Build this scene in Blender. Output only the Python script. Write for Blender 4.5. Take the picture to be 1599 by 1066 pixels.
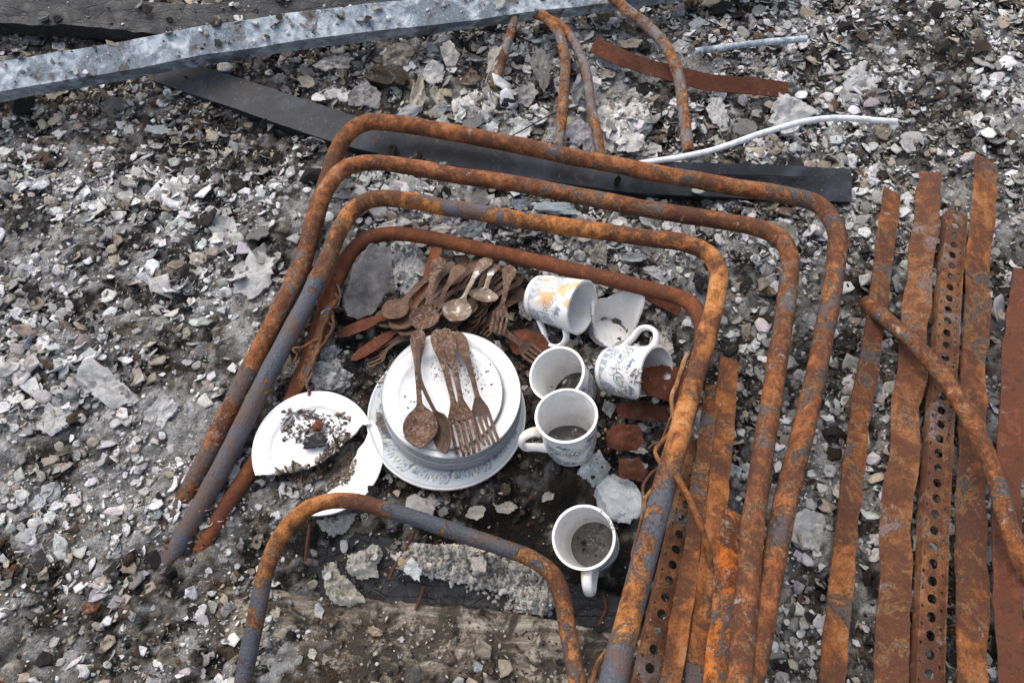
import bpy, math, random
import numpy as np
from mathutils import Vector, Matrix
from mathutils.bvhtree import BVHTree

random.seed(7)
RNG = np.random.default_rng(7)
for o in list(bpy.data.objects):
    bpy.data.objects.remove(o)
scene = bpy.context.scene
COL = scene.collection

# ------------------------------------------------------------------ camera, sky, sun, exposure
CAM_H, PITCH, FPX, W0, H0 = 1.0, math.radians(60), 1197.0, 1599, 1066
cam_d = bpy.data.cameras.new('camera')
cam = bpy.data.objects.new('camera', cam_d)
COL.objects.link(cam)
cam.location = (0, 0, CAM_H)
cam.rotation_euler = (math.pi / 2 - PITCH, 0, 0)
cam_d.sensor_fit = 'HORIZONTAL'
cam_d.sensor_width = 36
cam_d.lens = 36 * FPX / W0
cam_d.clip_start = 0.02
cam_d.clip_end = 300
scene.camera = cam

SUN_EL, SUN_AZ = math.radians(58), math.radians(-38)      # soft light from behind the left, high up
world = bpy.data.worlds.new('World')
scene.world = world
world.use_nodes = True
wn = world.node_tree
sky = wn.nodes.new('ShaderNodeTexSky')
sky.sky_type = 'NISHITA'
sky.sun_disc = False
sky.sun_elevation = SUN_EL
sky.sun_rotation = SUN_AZ
sky.air_density = 1.0
sky.dust_density = 4.0
sky.ozone_density = 1.0
bg = wn.nodes['Background']
bg.inputs['Strength'].default_value = 0.15
grey = wn.nodes.new('ShaderNodeHueSaturation')            # thin cloud: the same sky, less blue
grey.inputs['Saturation'].default_value = 0.68
wn.links.new(sky.outputs[0], grey.inputs['Color'])
wn.links.new(grey.outputs[0], bg.inputs[0])

sun_d = bpy.data.lights.new('sun', 'SUN')
sun_d.energy = 1.15
sun_d.angle = math.radians(85)
sun_d.color = (1.0, 0.95, 0.88)
sun = bpy.data.objects.new('sun', sun_d)
COL.objects.link(sun)
sdir = Vector((math.sin(SUN_AZ) * math.cos(SUN_EL), math.cos(SUN_AZ) * math.cos(SUN_EL), math.sin(SUN_EL)))
sun.rotation_euler = sdir.to_track_quat('Z', 'Y').to_euler()
sun.location = sdir * 5

vs = scene.view_settings
vs.view_transform = 'Standard'
vs.look = 'None'
vs.gamma = 1
vs.exposure = 0.66

# ------------------------------------------------------------------ measuring helpers
FWD = np.array([0, math.cos(PITCH), -math.sin(PITCH)])
UPV = np.array([0, math.sin(PITCH), math.cos(PITCH)])
RGT = np.array([1.0, 0, 0])
CAMP = np.array([0, 0, CAM_H])


def ray(px, py):
    d = RGT * ((px - 799.5) / FPX) - UPV * ((py - 533) / FPX) + FWD
    return d


def P(px, py, z=0.0):
    """the point of the place at height z that the photograph shows there"""
    d = ray(px, py)
    t = (z - CAM_H) / d[2]
    return CAMP + d * t


def proj(x, y, z):
    rx, ry, rz = x, y, z - CAM_H
    dep = ry * FWD[1] + rz * FWD[2]
    up = ry * UPV[1] + rz * UPV[2]
    return 799.5 + FPX * rx / dep, 533 - FPX * up / dep, dep


def along(px, py, origin, length, near=True):
    """point on the pixel's ray at a given distance from origin"""
    d = ray(px, py)
    d = d / np.linalg.norm(d)
    oc = CAMP - origin
    b = d @ oc
    c = oc @ oc - length * length
    disc = max(b * b - c, 0)
    t = -b - math.sqrt(disc) if near else -b + math.sqrt(disc)
    return CAMP + d * t


# ------------------------------------------------------------------ numpy noise
def _h(ix, iy, iz, s):
    n = (ix.astype(np.int64) * 374761393 + iy.astype(np.int64) * 668265263 + iz.astype(np.int64) * 2147483647 + s * 974634721) & 0xffffffff
    n = ((n ^ (n >> 13)) * 1274126177) & 0xffffffff
    n = (n ^ (n >> 16)) & 0xffffffff
    return n / 4294967295.0


def vn(x, y, z, s=0):
    x, y, z = np.broadcast_arrays(np.asarray(x, float), np.asarray(y, float), np.asarray(z, float))
    fx, fy, fz = np.floor(x), np.floor(y), np.floor(z)
    u, v, w = x - fx, y - fy, z - fz
    u, v, w = u * u * (3 - 2 * u), v * v * (3 - 2 * v), w * w * (3 - 2 * w)
    r = 0
    for a in (0, 1):
        for b in (0, 1):
            for c in (0, 1):
                r = r + _h(fx + a, fy + b, fz + c, s) * (u if a else 1 - u) * (v if b else 1 - v) * (w if c else 1 - w)
    return r * 2 - 1


def fbm(x, y, z=0.0, sc=1.0, oc=4, s=0, g=0.5):
    x, y, z = np.asarray(x, float), np.asarray(y, float), np.asarray(z, float)
    a, t, r = 1.0, 0.0, 0
    for k in range(oc):
        r = r + a * vn(x * sc, y * sc, z * sc, s + k * 17)
        t += a
        a *= g
        sc *= 2.03
    return r / t


def worley(x, y, s=0, ids=False):
    fx, fy = np.floor(x), np.floor(y)
    f1 = np.full(np.shape(x), 9.0)
    f2 = np.full(np.shape(x), 9.0)
    zz = np.zeros(np.shape(x))
    idx_, idy_ = zz.copy(), zz.copy()
    for a in (-1, 0, 1):
        for b in (-1, 0, 1):
            cx = fx + a + 0.15 + 0.7 * _h(fx + a, fy + b, zz, s)
            cy = fy + b + 0.15 + 0.7 * _h(fx + a, fy + b, zz, s + 5)
            d = np.hypot(cx - x, cy - y)
            f2 = np.where(d < f1, f1, np.minimum(f2, d))
            idx_, idy_ = np.where(d < f1, fx + a, idx_), np.where(d < f1, fy + b, idy_)
            f1 = np.minimum(f1, d)
    if ids:
        return f1, f2, idx_, idy_
    return f1, f2


def sstep(a, b, x):
    t = np.clip((x - a) / (b - a), 0, 1)
    return t * t * (3 - 2 * t)


# ------------------------------------------------------------------ material helpers
class NB:
    def __init__(s, name):
        s.m = bpy.data.materials.new(name)
        s.m.use_nodes = True
        s.nt = s.m.node_tree
        s.b = s.nt.nodes['Principled BSDF']

    def put(s, sock, v):
        if isinstance(v, bpy.types.NodeSocket):
            s.nt.links.new(v, sock)
        else:
            if hasattr(sock.default_value, '__len__') and not hasattr(v, '__len__'):
                v = (v, v, v)
            if hasattr(sock.default_value, '__len__') and len(sock.default_value) == 4 and len(v) == 3:
                v = (*v, 1)
            sock.default_value = v

    def n(s, typ, ins=None, **kw):
        nd = s.nt.nodes.new('ShaderNode' + typ)
        for k, v in kw.items():
            setattr(nd, k, v)
        for k, v in (ins or {}).items():
            s.put(nd.inputs[k], v)
        return nd

    def coords(s, kind='Object'):
        return s.n('TexCoord').outputs[kind]

    def rand(s):
        return s.n('ObjectInfo').outputs['Random']

    def noise(s, vec, scale, detail=4, rough=0.6, dist=0.0, w=None):
        nd = s.n('TexNoise', {'Vector': vec, 'Scale': scale, 'Detail': detail, 'Roughness': rough, 'Distortion': dist}, noise_dimensions='4D' if w is not None else '3D')
        if w is not None:
            s.put(nd.inputs['W'], w)
        return nd.outputs['Fac']

    def voro(s, vec, scale, feat='F1', out='Distance', rnd=1.0):
        return s.n('TexVoronoi', {'Vector': vec, 'Scale': scale, 'Randomness': rnd}, feature=feat).outputs[out]

    def ramp(s, fac, stops, interp='LINEAR'):
        nd = s.n('ValToRGB', {'Fac': fac})
        nd.color_ramp.interpolation = interp
        e = nd.color_ramp.elements
        while len(e) < len(stops):
            e.new(0.5)
        for k, (p, c) in enumerate(stops):
            e[k].position = p
            c = (c, c, c) if not hasattr(c, '__len__') else c
            e[k].color = (*c[:3], 1)
        return nd.outputs['Color']

    def mix(s, f, a, b, mode='MIX'):
        nd = s.n('Mix', data_type='RGBA', blend_type=mode)
        s.put(nd.inputs[0], f)
        s.put(nd.inputs[6], a)
        s.put(nd.inputs[7], b)
        return nd.outputs[2]

    def math(s, op, a, b=0.0, clamp=False):
        nd = s.n('Math', operation=op, use_clamp=clamp)
        s.put(nd.inputs[0], a)
        s.put(nd.inputs[1], b)
        return nd.outputs[0]

    def bump(s, h, strength=0.5, dist=0.002, normal=None):
        nd = s.n('Bump', {'Height': h, 'Strength': strength, 'Distance': dist})
        if normal is not None:
            s.put(nd.inputs['Normal'], normal)
        return nd.outputs[0]

    def done(s, color, rough=0.8, normal=None, spec=0.5, metal=0.0):
        s.put(s.b.inputs['Base Color'], color)
        s.put(s.b.inputs['Roughness'], rough)
        s.put(s.b.inputs['Metallic'], metal)
        s.put(s.b.inputs['Specular IOR Level'], spec)
        if normal is not None:
            s.put(s.b.inputs['Normal'], normal)
        return s.m


def rust_mat(name, paint=0.45, paint_c=(0.10, 0.11, 0.135), orange=(0.37, 0.135, 0.035), dark=(0.085, 0.032, 0.017), ash=0.62, patch=22, red=0.0):
    n = NB(name)
    v = n.coords()
    w = n.math('MULTIPLY', n.rand(), 40)
    big = n.noise(v, patch, 6, 0.66, 0.6, w)
    pt = n.n('Attribute', attribute_name='paint').outputs['Fac']
    big = n.math('ADD', big, n.math('MULTIPLY', pt, 0.5))
    wide = n.noise(v, patch * 0.45, 3, 0.5, 0.3, n.math('ADD', w, 5.0))
    mid = n.noise(v, patch * 2.6, 8, 0.72, 0.5, w)
    mid = n.math('ADD', mid, n.math('MULTIPLY', n.math('SUBTRACT', wide, 0.5), 0.55))
    fine = n.noise(v, 380, 6, 0.78)
    pits = n.voro(v, 520)
    rustc = n.ramp(mid, [(0.36, dark), (0.465, (0.105, 0.04, 0.019)), (0.53, tuple(0.62 * c for c in orange)), (0.59, orange), (0.70, (orange[0] * 1.25, orange[1] * 1.65, orange[2] * 2.6))])
    if red > 0:
        rustc = n.mix(red, rustc, n.ramp(fine, [(0.35, (0.07, 0.018, 0.009)), (0.6, (0.19, 0.055, 0.024))]))
    rustc = n.mix(n.ramp(fine, [(0.50, 0.0), (0.62, 0.6)]), rustc, (0.055, 0.023, 0.014))
    rustc = n.mix(n.ramp(fine, [(0.33, 0.5), (0.44, 0.0)]), rustc, (orange[0] * 1.1, orange[1] * 1.5, orange[2] * 2.4))
    pc = n.mix(n.ramp(fine, [(0.42, 0.0), (0.62, 1.0)]), paint_c, tuple(min(1, c * 1.7 + 0.012) for c in paint_c))
    pc = n.mix(n.ramp(mid, [(0.47, 0.0), (0.60, 0.75)]), pc, (0.13, 0.07, 0.045))
    edge = n.ramp(n.math('ADD', big, n.math('MULTIPLY', n.math('SUBTRACT', fine, 0.5), 0.24)), [(1 - paint - 0.03, 0.0), (1 - paint, 1.0)])
    col = n.mix(edge, rustc, pc)
    rim = n.ramp(big, [(1 - paint - 0.06, 0.0), (1 - paint - 0.03, 0.45), (1 - paint - 0.005, 0.0)])
    col = n.mix(rim, col, (0.40, 0.21, 0.08))
    sp = n.noise(v, 60, 8, 0.8, 0.4, n.math('ADD', w, 9.0))
    am = n.ramp(sp, [(ash, 0.0), (ash + 0.07, 0.7)])
    col = n.mix(am, col, (0.44, 0.37, 0.31))
    h = n.math('ADD', n.math('MULTIPLY', mid, 0.9), n.math('MULTIPLY', fine, 0.4))
    h = n.math('ADD', h, n.math('ADD', n.math('MULTIPLY', edge, 0.3), n.math('MULTIPLY', pits, 0.15)))
    nm = n.bump(h, 1.0, 0.0034)
    rg = n.mix(edge, (0.85, 0.85, 0.85), (0.55, 0.55, 0.55))
    return n.done(col, rg, nm, 0.35)


def ash_mat(name, source):
    n = NB(name)
    v = n.coords()
    if source == 'object':
        oi = n.n('ObjectInfo')
        base = oi.outputs['Color']
        w = n.math('MULTIPLY', oi.outputs['Random'], 30)
    else:
        base = n.n('Attribute', attribute_name='tint').outputs['Color']
        w = 1.0
    a = n.noise(v, 60, 6, 0.7, 0.8, w)
    b = n.noise(v, 330, 5, 0.75)
    c = n.noise(v, 1100, 3, 0.7)
    col = n.mix(n.ramp(a, [(0.34, 0.5), (0.48, 0.0)]), base, n.mix(0.6, base, (0.05, 0.042, 0.036)))
    col = n.mix(n.ramp(a, [(0.52, 0.0), (0.66, 0.55)]), col, n.mix(0.5, base, (0.76, 0.74, 0.70)))
    col = n.mix(n.ramp(b, [(0.33, 0.6), (0.44, 0.0)]), col, n.mix(0.75, base, (0.03, 0.026, 0.023)))
    col = n.mix(n.ramp(c, [(0.36, 0.4), (0.47, 0.0)]), col, n.mix(0.6, base, (0.04, 0.035, 0.03)))
    h = n.math('ADD', n.math('MULTIPLY', a, 1.0), n.math('ADD', n.math('MULTIPLY', b, 0.6), n.math('MULTIPLY', c, 0.25)))
    return n.done(col, 0.93, n.bump(h, 1.0, 0.004), 0.2)


def build_materials():
    M = {}
    M['tube_far'] = rust_mat('rust_flaked_paint', 0.44, paint_c=(0.045, 0.040, 0.043), orange=(0.29, 0.095, 0.027), ash=0.595)
    M['tube_mid'] = rust_mat('rust_brown', 0.42, paint_c=(0.07, 0.062, 0.062), orange=(0.29, 0.10, 0.03), ash=0.57)
    M['tube_red'] = rust_mat('rust_red', 0.30, paint_c=(0.12, 0.055, 0.03), orange=(0.27, 0.085, 0.022), ash=0.68, red=0.45)
    M['tube_blue'] = rust_mat('rust_blue_paint', 0.42, paint_c=(0.06, 0.066, 0.08), orange=(0.42, 0.155, 0.038), ash=0.62, patch=16)
    M['tube_front'] = rust_mat('rust_slate_paint', 0.44, paint_c=(0.045, 0.049, 0.06), ash=0.60, patch=15)
    M['rod'] = rust_mat('rust_rod', 0.48, paint_c=(0.13, 0.115, 0.11), ash=0.555, patch=24)
    M['sheet'] = rust_mat('rust_sheet', 0.42, paint_c=(0.06, 0.048, 0.045), orange=(0.29, 0.10, 0.026), ash=0.60, patch=15)
    M['angle'] = rust_mat('rust_angle', 0.40, paint_c=(0.13, 0.085, 0.075), orange=(0.22, 0.085, 0.03), ash=0.62, patch=18)
    M['redsheet'] = rust_mat('rust_dark_red', 0.25, paint_c=(0.10, 0.06, 0.045), orange=(0.15, 0.047, 0.02), dark=(0.035, 0.014, 0.01), ash=0.60, red=0.28, patch=30)
    M['wire'] = rust_mat('rust_wire', 0.42, paint_c=(0.11, 0.105, 0.115), orange=(0.30, 0.13, 0.045), ash=0.7, patch=12)
    M['blister'] = rust_mat('rust_blister', 0.45, paint_c=(0.10, 0.10, 0.11), orange=(0.55, 0.15, 0.02), ash=0.55, patch=16)

    # rubble
    M['ash_obj'] = ash_mat('ash_piece', 'object')
    M['ash_att'] = ash_mat('ash_rubble', 'attr')

    # ground: caked ash and charred dirt, its own tint per patch
    n = NB('ash_soil')
    v = n.coords()
    base = n.n('Attribute', attribute_name='tint').outputs['Color']
    b = n.noise(v, 90, 6, 0.75, 0.6)
    c = n.noise(v, 420, 5, 0.75)
    d = n.voro(v, 330)
    col = n.mix(n.ramp(b, [(0.36, 0.7), (0.5, 0.0)]), base, n.mix(0.75, base, (0.025, 0.021, 0.018)))
    col = n.mix(n.ramp(c, [(0.56, 0.0), (0.68, 0.45)]), col, n.mix(0.5, base, (0.5, 0.48, 0.45)))
    col = n.mix(n.ramp(c, [(0.34, 0.8), (0.45, 0.0)]), col, (0.012, 0.011, 0.01))
    h = n.math('ADD', b, n.math('ADD', n.math('MULTIPLY', c, 0.6), n.math('MULTIPLY', d, 0.4)))
    M['soil'] = n.done(col, 0.95, n.bump(h, 1.0, 0.006), 0.15)

    # scorched galvanised beam
    n = NB('scorched_galvanised_steel')
    v = n.coords()
    a = n.noise(v, 12, 5, 0.6, 0.8)
    b = n.noise(v, 45, 6, 0.7, 0.6)
    c = n.noise(v, 300, 4, 0.75)
    col = n.ramp(b, [(0.32, (0.085, 0.10, 0.125)), (0.45, (0.24, 0.29, 0.335)), (0.56, (0.40, 0.45, 0.50)), (0.7, (0.64, 0.67, 0.68))])
    col = n.mix(n.ramp(a, [(0.50, 0.0), (0.57, 0.85)]), col, (0.10, 0.125, 0.16))
    col = n.mix(n.ramp(c, [(0.58, 0.0), (0.66, 0.8)]), col, (0.62, 0.60, 0.55))
    col = n.mix(n.ramp(n.noise(v, 20, 6, 0.7, 1.0, 4.0), [(0.54, 0.0), (0.61, 0.9)]), col, (0.07, 0.047, 0.033))
    M['galv'] = n.done(col, 0.6, n.bump(n.math('ADD', b, n.math('MULTIPLY', c, 0.4)), 0.8, 0.003), 0.45)

    n = NB('blackened_steel')
    v = n.coords()
    a = n.noise(v, 14, 5, 0.6, 0.5)
    c = n.noise(v, 200, 4, 0.75)
    col = n.ramp(a, [(0.35, (0.010, 0.011, 0.014)), (0.55, (0.020, 0.023, 0.030)), (0.68, (0.045, 0.052, 0.066))])
    col = n.mix(n.ramp(n.noise(v, 40, 6, 0.7, 0.8, 2.0), [(0.6, 0.0), (0.66, 0.7)]), col, (0.10, 0.048, 0.03))
    col = n.mix(n.ramp(c, [(0.64, 0.0), (0.70, 0.7)]), col, (0.30, 0.29, 0.28))
    col = n.mix(n.ramp(n.noise(v, 26, 7, 0.78, 0.6, 7.0), [(0.54, 0.0), (0.70, 0.35)]), col, (0.13, 0.13, 0.13))
    M['black_steel'] = n.done(col, n.ramp(a, [(0.3, 0.45), (0.7, 0.62)]), n.bump(n.math('ADD', a, n.math('MULTIPLY', c, 0.2)), 0.6, 0.003), 0.28)

    # porcelain, colour attribute carries the print
    n = NB('printed_porcelain')
    v = n.coords()
    base = n.n('Attribute', attribute_name='print').outputs['Color']
    g = n.noise(v, 55, 6, 0.75, 0.5, n.math('MULTIPLY', n.rand(), 30))
    f = n.noise(v, 600, 4, 0.7)
    col = n.mix(n.ramp(g, [(0.48, 0.0), (0.64, 0.36)]), base, (0.38, 0.335, 0.285))
    soot = n.noise(v, 16, 7, 0.75, 0.7, n.math('MULTIPLY', n.rand(), 17))
    col = n.mix(n.ramp(soot, [(0.53, 0.0), (0.68, 0.30)]), col, (0.24, 0.215, 0.195))
    col = n.mix(n.math('MULTIPLY', n.ramp(f, [(0.70, 0.0), (0.74, 1.0)]), n.ramp(g, [(0.52, 0.0), (0.62, 0.7)])), col, (0.05, 0.045, 0.04))
    M['porcelain'] = n.done(col, n.ramp(g, [(0.45, 0.16), (0.7, 0.5)]), n.bump(g, 0.08, 0.001), 0.5)

    # cutlery
    n = NB('rusted_cutlery')
    v = n.coords()
    w = n.math('MULTIPLY', n.rand(), 50)
    a = n.noise(v, 55, 5, 0.65, 0.4, w)
    b = n.noise(v, 260, 5, 0.75)
    col = n.ramp(a, [(0.30, (0.03, 0.016, 0.011)), (0.46, (0.078, 0.042, 0.025)), (0.56, (0.135, 0.070, 0.038)), (0.7, (0.14, 0.10, 0.075))])
    col = n.mix(n.math('MULTIPLY', n.rand(), 0.6), col, (0.075, 0.05, 0.036))
    col = n.mix(n.ramp(b, [(0.58, 0.0), (0.68, 0.6)]), col, (0.30, 0.24, 0.19))
    col = n.mix(n.ramp(b, [(0.34, 0.75), (0.44, 0.0)]), col, (0.035, 0.019, 0.013))
    M['cutlery'] = n.done(col, 0.72, n.bump(n.math('ADD', a, b), 0.7, 0.0015), 0.4)
    n = NB('ashy_cutlery')
    v = n.coords()
    w = n.math('MULTIPLY', n.rand(), 50)
    a = n.noise(v, 45, 5, 0.65, 0.4, w)
    b = n.noise(v, 230, 5, 0.75)
    col = n.ramp(a, [(0.30, (0.05, 0.025, 0.016)), (0.45, (0.10, 0.052, 0.031)), (0.56, (0.155, 0.083, 0.047)), (0.7, (0.18, 0.13, 0.095))])
    col = n.mix(n.ramp(b, [(0.52, 0.0), (0.64, 0.7)]), col, (0.33, 0.29, 0.26))
    col = n.mix(n.ramp(b, [(0.38, 0.8), (0.46, 0.0)]), col, (0.035, 0.02, 0.014))
    M['cutlery_ash'] = n.done(col, 0.8, n.bump(n.math('ADD', a, n.math('MULTIPLY', b, 1.4)), 0.9, 0.002), 0.3)
    n = NB('bare_spoon_metal')
    v = n.coords()
    a = n.noise(v, 70, 5, 0.65, 0.4)
    col = n.ramp(a, [(0.35, (0.11, 0.06, 0.034)), (0.53, (0.19, 0.125, 0.08)), (0.64, (0.5, 0.48, 0.43))])
    M['bright_cutlery'] = n.done(col, 0.3, n.bump(a, 0.4, 0.001), 0.5, n.ramp(a, [(0.54, 0.0), (0.64, 0.8)]))

    # charred timber
    n = NB('charred_timber')
    v = n.coords()
    a = n.noise(v, 40, 6, 0.7, 0.4)
    c = n.noise(v, 400, 4, 0.7)
    d = n.voro(n.n('Mapping', {'Vector': v, 'Scale': (0.45, 1.3, 1.0), 'Rotation': (0, 0, 0.2)}).outputs[0], 42, 'DISTANCE_TO_EDGE')
    col = n.ramp(a, [(0.35, (0.006, 0.006, 0.0065)), (0.56, (0.017, 0.017, 0.019)), (0.72, (0.05, 0.05, 0.054))])
    col = n.mix(n.ramp(c, [(0.62, 0.0), (0.70, 0.7)]), col, (0.16, 0.15, 0.14))
    h = n.math('ADD', n.ramp(d, [(0.0, 0.75), (0.04, 1.0)]), n.math('MULTIPLY', a, 1.4))
    M['char'] = n.done(col, n.ramp(a, [(0.4, 0.42), (0.6, 0.75)]), n.bump(h, 0.9, 0.004), 0.4)

    # weathered pale board
    n = NB('weathered_board')
    v = n.n('Mapping', {'Vector': n.coords(), 'Scale': (2.0, 12.0, 12.0), 'Rotation': (0, 0, 0.16)}).outputs[0]
    v0 = n.coords()
    a = n.noise(v, 6, 7, 0.75, 0.6)
    b = n.noise(v0, 22, 6, 0.7, 0.8)
    c = n.noise(v0, 350, 4, 0.75)
    col = n.ramp(a, [(0.34, (0.09, 0.07, 0.052)), (0.47, (0.26, 0.215, 0.165)), (0.55, (0.42, 0.37, 0.295)), (0.68, (0.58, 0.53, 0.45))])
    col = n.mix(n.ramp(b, [(0.46, 0.95), (0.58, 0.0)]), col, (0.055, 0.043, 0.033))
    col = n.mix(n.ramp(c, [(0.34, 0.8), (0.44, 0.0)]), col, (0.04, 0.03, 0.025))
    M['board'] = n.done(col, 0.9, n.bump(n.math('ADD', a, n.math('ADD', n.math('MULTIPLY', b, 0.8), n.math('MULTIPLY', c, 0.5))), 1.0, 0.005), 0.2)

    # fired clay slab
    n = NB('sooty_ceramic')
    v = n.coords()
    a = n.noise(v, 16, 5, 0.6, 0.4)
    c = n.noise(v, 320, 4, 0.75)
    col = n.ramp(a, [(0.36, (0.075, 0.075, 0.078)), (0.52, (0.17, 0.16, 0.152)), (0.66, (0.32, 0.285, 0.25))])
    col = n.mix(n.ramp(c, [(0.58, 0.0), (0.66, 0.45)]), col, (0.45, 0.42, 0.38))
    M['slab'] = n.done(col, 0.85, n.bump(n.math('ADD', a, n.math('MULTIPLY', c, 0.6)), 0.8, 0.003), 0.3)

    n = NB('white_cable_sheath')
    g = n.noise(n.coords(), 80, 4, 0.7)
    M['cable'] = n.done(n.ramp(g, [(0.4, (0.74, 0.76, 0.77)), (0.7, (0.5, 0.49, 0.46))]), 0.4, None, 0.5)

    n = NB('melted_glass')
    v = n.coords()
    a = n.noise(v, 90, 6, 0.75, 0.8)
    col = n.ramp(a, [(0.34, (0.03, 0.029, 0.028)), (0.44, (0.17, 0.165, 0.16)), (0.52, (0.38, 0.38, 0.37)), (0.64, (0.62, 0.62, 0.60))])
    M['glass'] = n.done(col, n.ramp(a, [(0.4, 0.12), (0.6, 0.7)]), n.bump(a, 1.0, 0.004), 0.6)
    return M


M = build_materials()


# ------------------------------------------------------------------ mesh helpers
def make_mesh(name, verts, faces, smooth=True, sharp=40, attr=None, attr_name='print'):
    me = bpy.data.meshes.new(name)
    me.from_pydata([tuple(v) for v in verts], [], [tuple(int(i) for i in f) for f in faces])
    if attr is not None:
        ca = me.color_attributes.new(attr_name, 'FLOAT_COLOR', 'POINT')
        buf = np.ones((len(verts), 4), np.float32)
        buf[:, :3] = attr
        ca.data.foreach_set('color', buf.ravel())
    if smooth:
        me.polygons.foreach_set('use_smooth', np.ones(len(me.polygons), bool))
        me.set_sharp_from_angle(angle=math.radians(sharp))
    me.update()
    return me


def obj(name, verts, faces, mat, parent=None, origin=None, label=None, cat=None, group=None, kind=None, **kw):
    verts = np.asarray(verts, float)
    if parent is not None:
        org = np.array(parent['base'])
    elif origin is not None:
        org = np.asarray(origin, float)
    else:
        org = np.array([verts[:, 0].mean(), verts[:, 1].mean(), verts[:, 2].min()])
    me = make_mesh(name, verts - org, faces, **kw)
    me.materials.append(M[mat] if isinstance(mat, str) else mat)
    o = bpy.data.objects.new(name, me)
    COL.objects.link(o)
    if parent is not None:
        o.parent = parent
    else:
        o.location = org
    return tag(o, label, cat, group, kind)


def tag(o, label=None, cat=None, group=None, kind=None):
    if label:
        o['label'] = label
    if cat:
        o['category'] = cat
    if group:
        o['group'] = group
    if kind:
        o['kind'] = kind
    return o


def thing(name, loc, label, cat, group=None):
    e = bpy.data.objects.new(name, None)
    e.empty_display_size = 0.02
    COL.objects.link(e)
    e.location = tuple(loc)
    e['base'] = [float(c) for c in loc]
    return tag(e, label, cat, group)


def clean_bases():
    for o in bpy.data.objects:
        if 'base' in o:
            del o['base']


def vnormals(v, faces):
    n = np.zeros_like(v)
    for k in (3, 4):
        f = np.array([q_ for q_ in faces if len(q_) == k], int)
        if len(f) == 0:
            continue
        c = np.cross(v[f[:, 1]] - v[f[:, 0]], v[f[:, 2]] - v[f[:, 0]])
        if k == 4:
            c = c + np.cross(v[f[:, 2]] - v[f[:, 0]], v[f[:, 3]] - v[f[:, 0]])
        for j in range(k):
            np.add.at(n, f[:, j], c)
    l = np.linalg.norm(n, axis=1)
    l[l == 0] = 1
    return n / l[:, None]


def solidify(v, faces, th, attr=None, attr_in=None):
    """gives an open surface a thickness, walls along its open edges"""
    v = np.asarray(v, float)
    n = vnormals(v, faces)
    used = sorted({i for f in faces for i in f})
    mp = {o: k for k, o in enumerate(used)}
    v0 = v[used]
    n0 = n[used]
    t = th[used][:, None] if hasattr(th, '__len__') else th
    N = len(used)
    vv = np.vstack([v0, v0 - n0 * t])
    ff = []
    cnt = {}
    for f in faces:
        g = [mp[i] for i in f]
        ff.append(tuple(g))
        ff.append(tuple(i + N for i in reversed(g)))
        for a, b in zip(g, g[1:] + g[:1]):
            cnt[(a, b)] = 1
    for (a, b) in list(cnt):
        if (b, a) not in cnt:
            ff.append((b, a, a + N, b + N))
    if attr is not None:
        a0 = attr[used]
        a1 = (attr_in if attr_in is not None else attr)[used]
        return vv, ff, np.vstack([a0, a1])
    return vv, ff


def gridfaces(nu, nv, wrap=False):
    f = []
    for i in range(nu - 1):
        for j in range(nv if wrap else nv - 1):
            j2 = (j + 1) % nv
            f.append((i * nv + j, i * nv + j2, (i + 1) * nv + j2, (i + 1) * nv + j))
    return f


def catmull(pts, step=0.006):
    pts = np.asarray(pts, float)
    q = np.vstack([2 * pts[0] - pts[1], pts, 2 * pts[-1] - pts[-2]])
    out = []
    for i in range(1, len(q) - 2):
        p0, p1, p2, p3 = q[i - 1:i + 3]
        n = max(2, int(np.linalg.norm(p2 - p1) / step))
        t = np.linspace(0, 1, n, endpoint=False)[:, None]
        d1 = max(np.linalg.norm(p1 - p0), 1e-6)
        d2 = max(np.linalg.norm(p2 - p1), 1e-6)
        d3 = max(np.linalg.norm(p3 - p2), 1e-6)
        m1 = ((p1 - p0) / d1 + (p2 - p1) / d2) / 2 * d2
        m2 = ((p2 - p1) / d2 + (p3 - p2) / d3) / 2 * d2
        out.append((2 * t**3 - 3 * t**2 + 1) * p1 + (t**3 - 2 * t**2 + t) * m1 + (-2 * t**3 + 3 * t**2) * p2 + (t**3 - t**2) * m2)
    out.append(q[-2][None])
    return np.vstack(out)


def sweep_mesh(path, section, up0=None, fixed_up=None, scale=None, cap=True):
    """section: (k,2) outline swept along path"""
    path = np.asarray(path, float)
    T = np.gradient(path, axis=0)
    T /= np.linalg.norm(T, axis=1)[:, None]
    n = len(path)
    k = len(section)
    u = np.array(up0 if up0 is not None else (0, 0, 1.0))
    V = np.zeros((n, k, 3))
    for i in range(n):
        if fixed_up is not None:
            u = np.array(fixed_up, float)
        u = u - T[i] * (u @ T[i])
        u /= np.linalg.norm(u)
        s = np.cross(T[i], u)
        sc = scale[i] if scale is not None else 1.0
        V[i] = path[i] + (section[:, :1] * s + section[:, 1:2] * u) * sc
    f = gridfaces(n, k, True)
    f = [tuple(reversed(q)) for q in f]
    if cap:
        f.append(tuple(range(k)))
        f.append(tuple(reversed(range((n - 1) * k, n * k))))
    return V.reshape(-1, 3), f


def circle(r, k=14, sx=1.0):
    a = np.linspace(0, 2 * np.pi, k, endpoint=False)
    return np.stack([np.cos(a) * r * sx, np.sin(a) * r], 1)


def rect_section(w, h, m=3, k=6):
    """rectangle w x h with subdivided sides"""
    pts = []
    for t in np.linspace(-1, 1, k, endpoint=False):
        pts.append((t * w / 2, h / 2))
    for t in np.linspace(1, -1, m, endpoint=False):
        pts.append((w / 2, t * h / 2))
    for t in np.linspace(1, -1, k, endpoint=False):
        pts.append((t * w / 2, -h / 2))
    for t in np.linspace(-1, 1, m, endpoint=False):
        pts.append((-w / 2, t * h / 2))
    return np.array(pts)[::-1]


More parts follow.
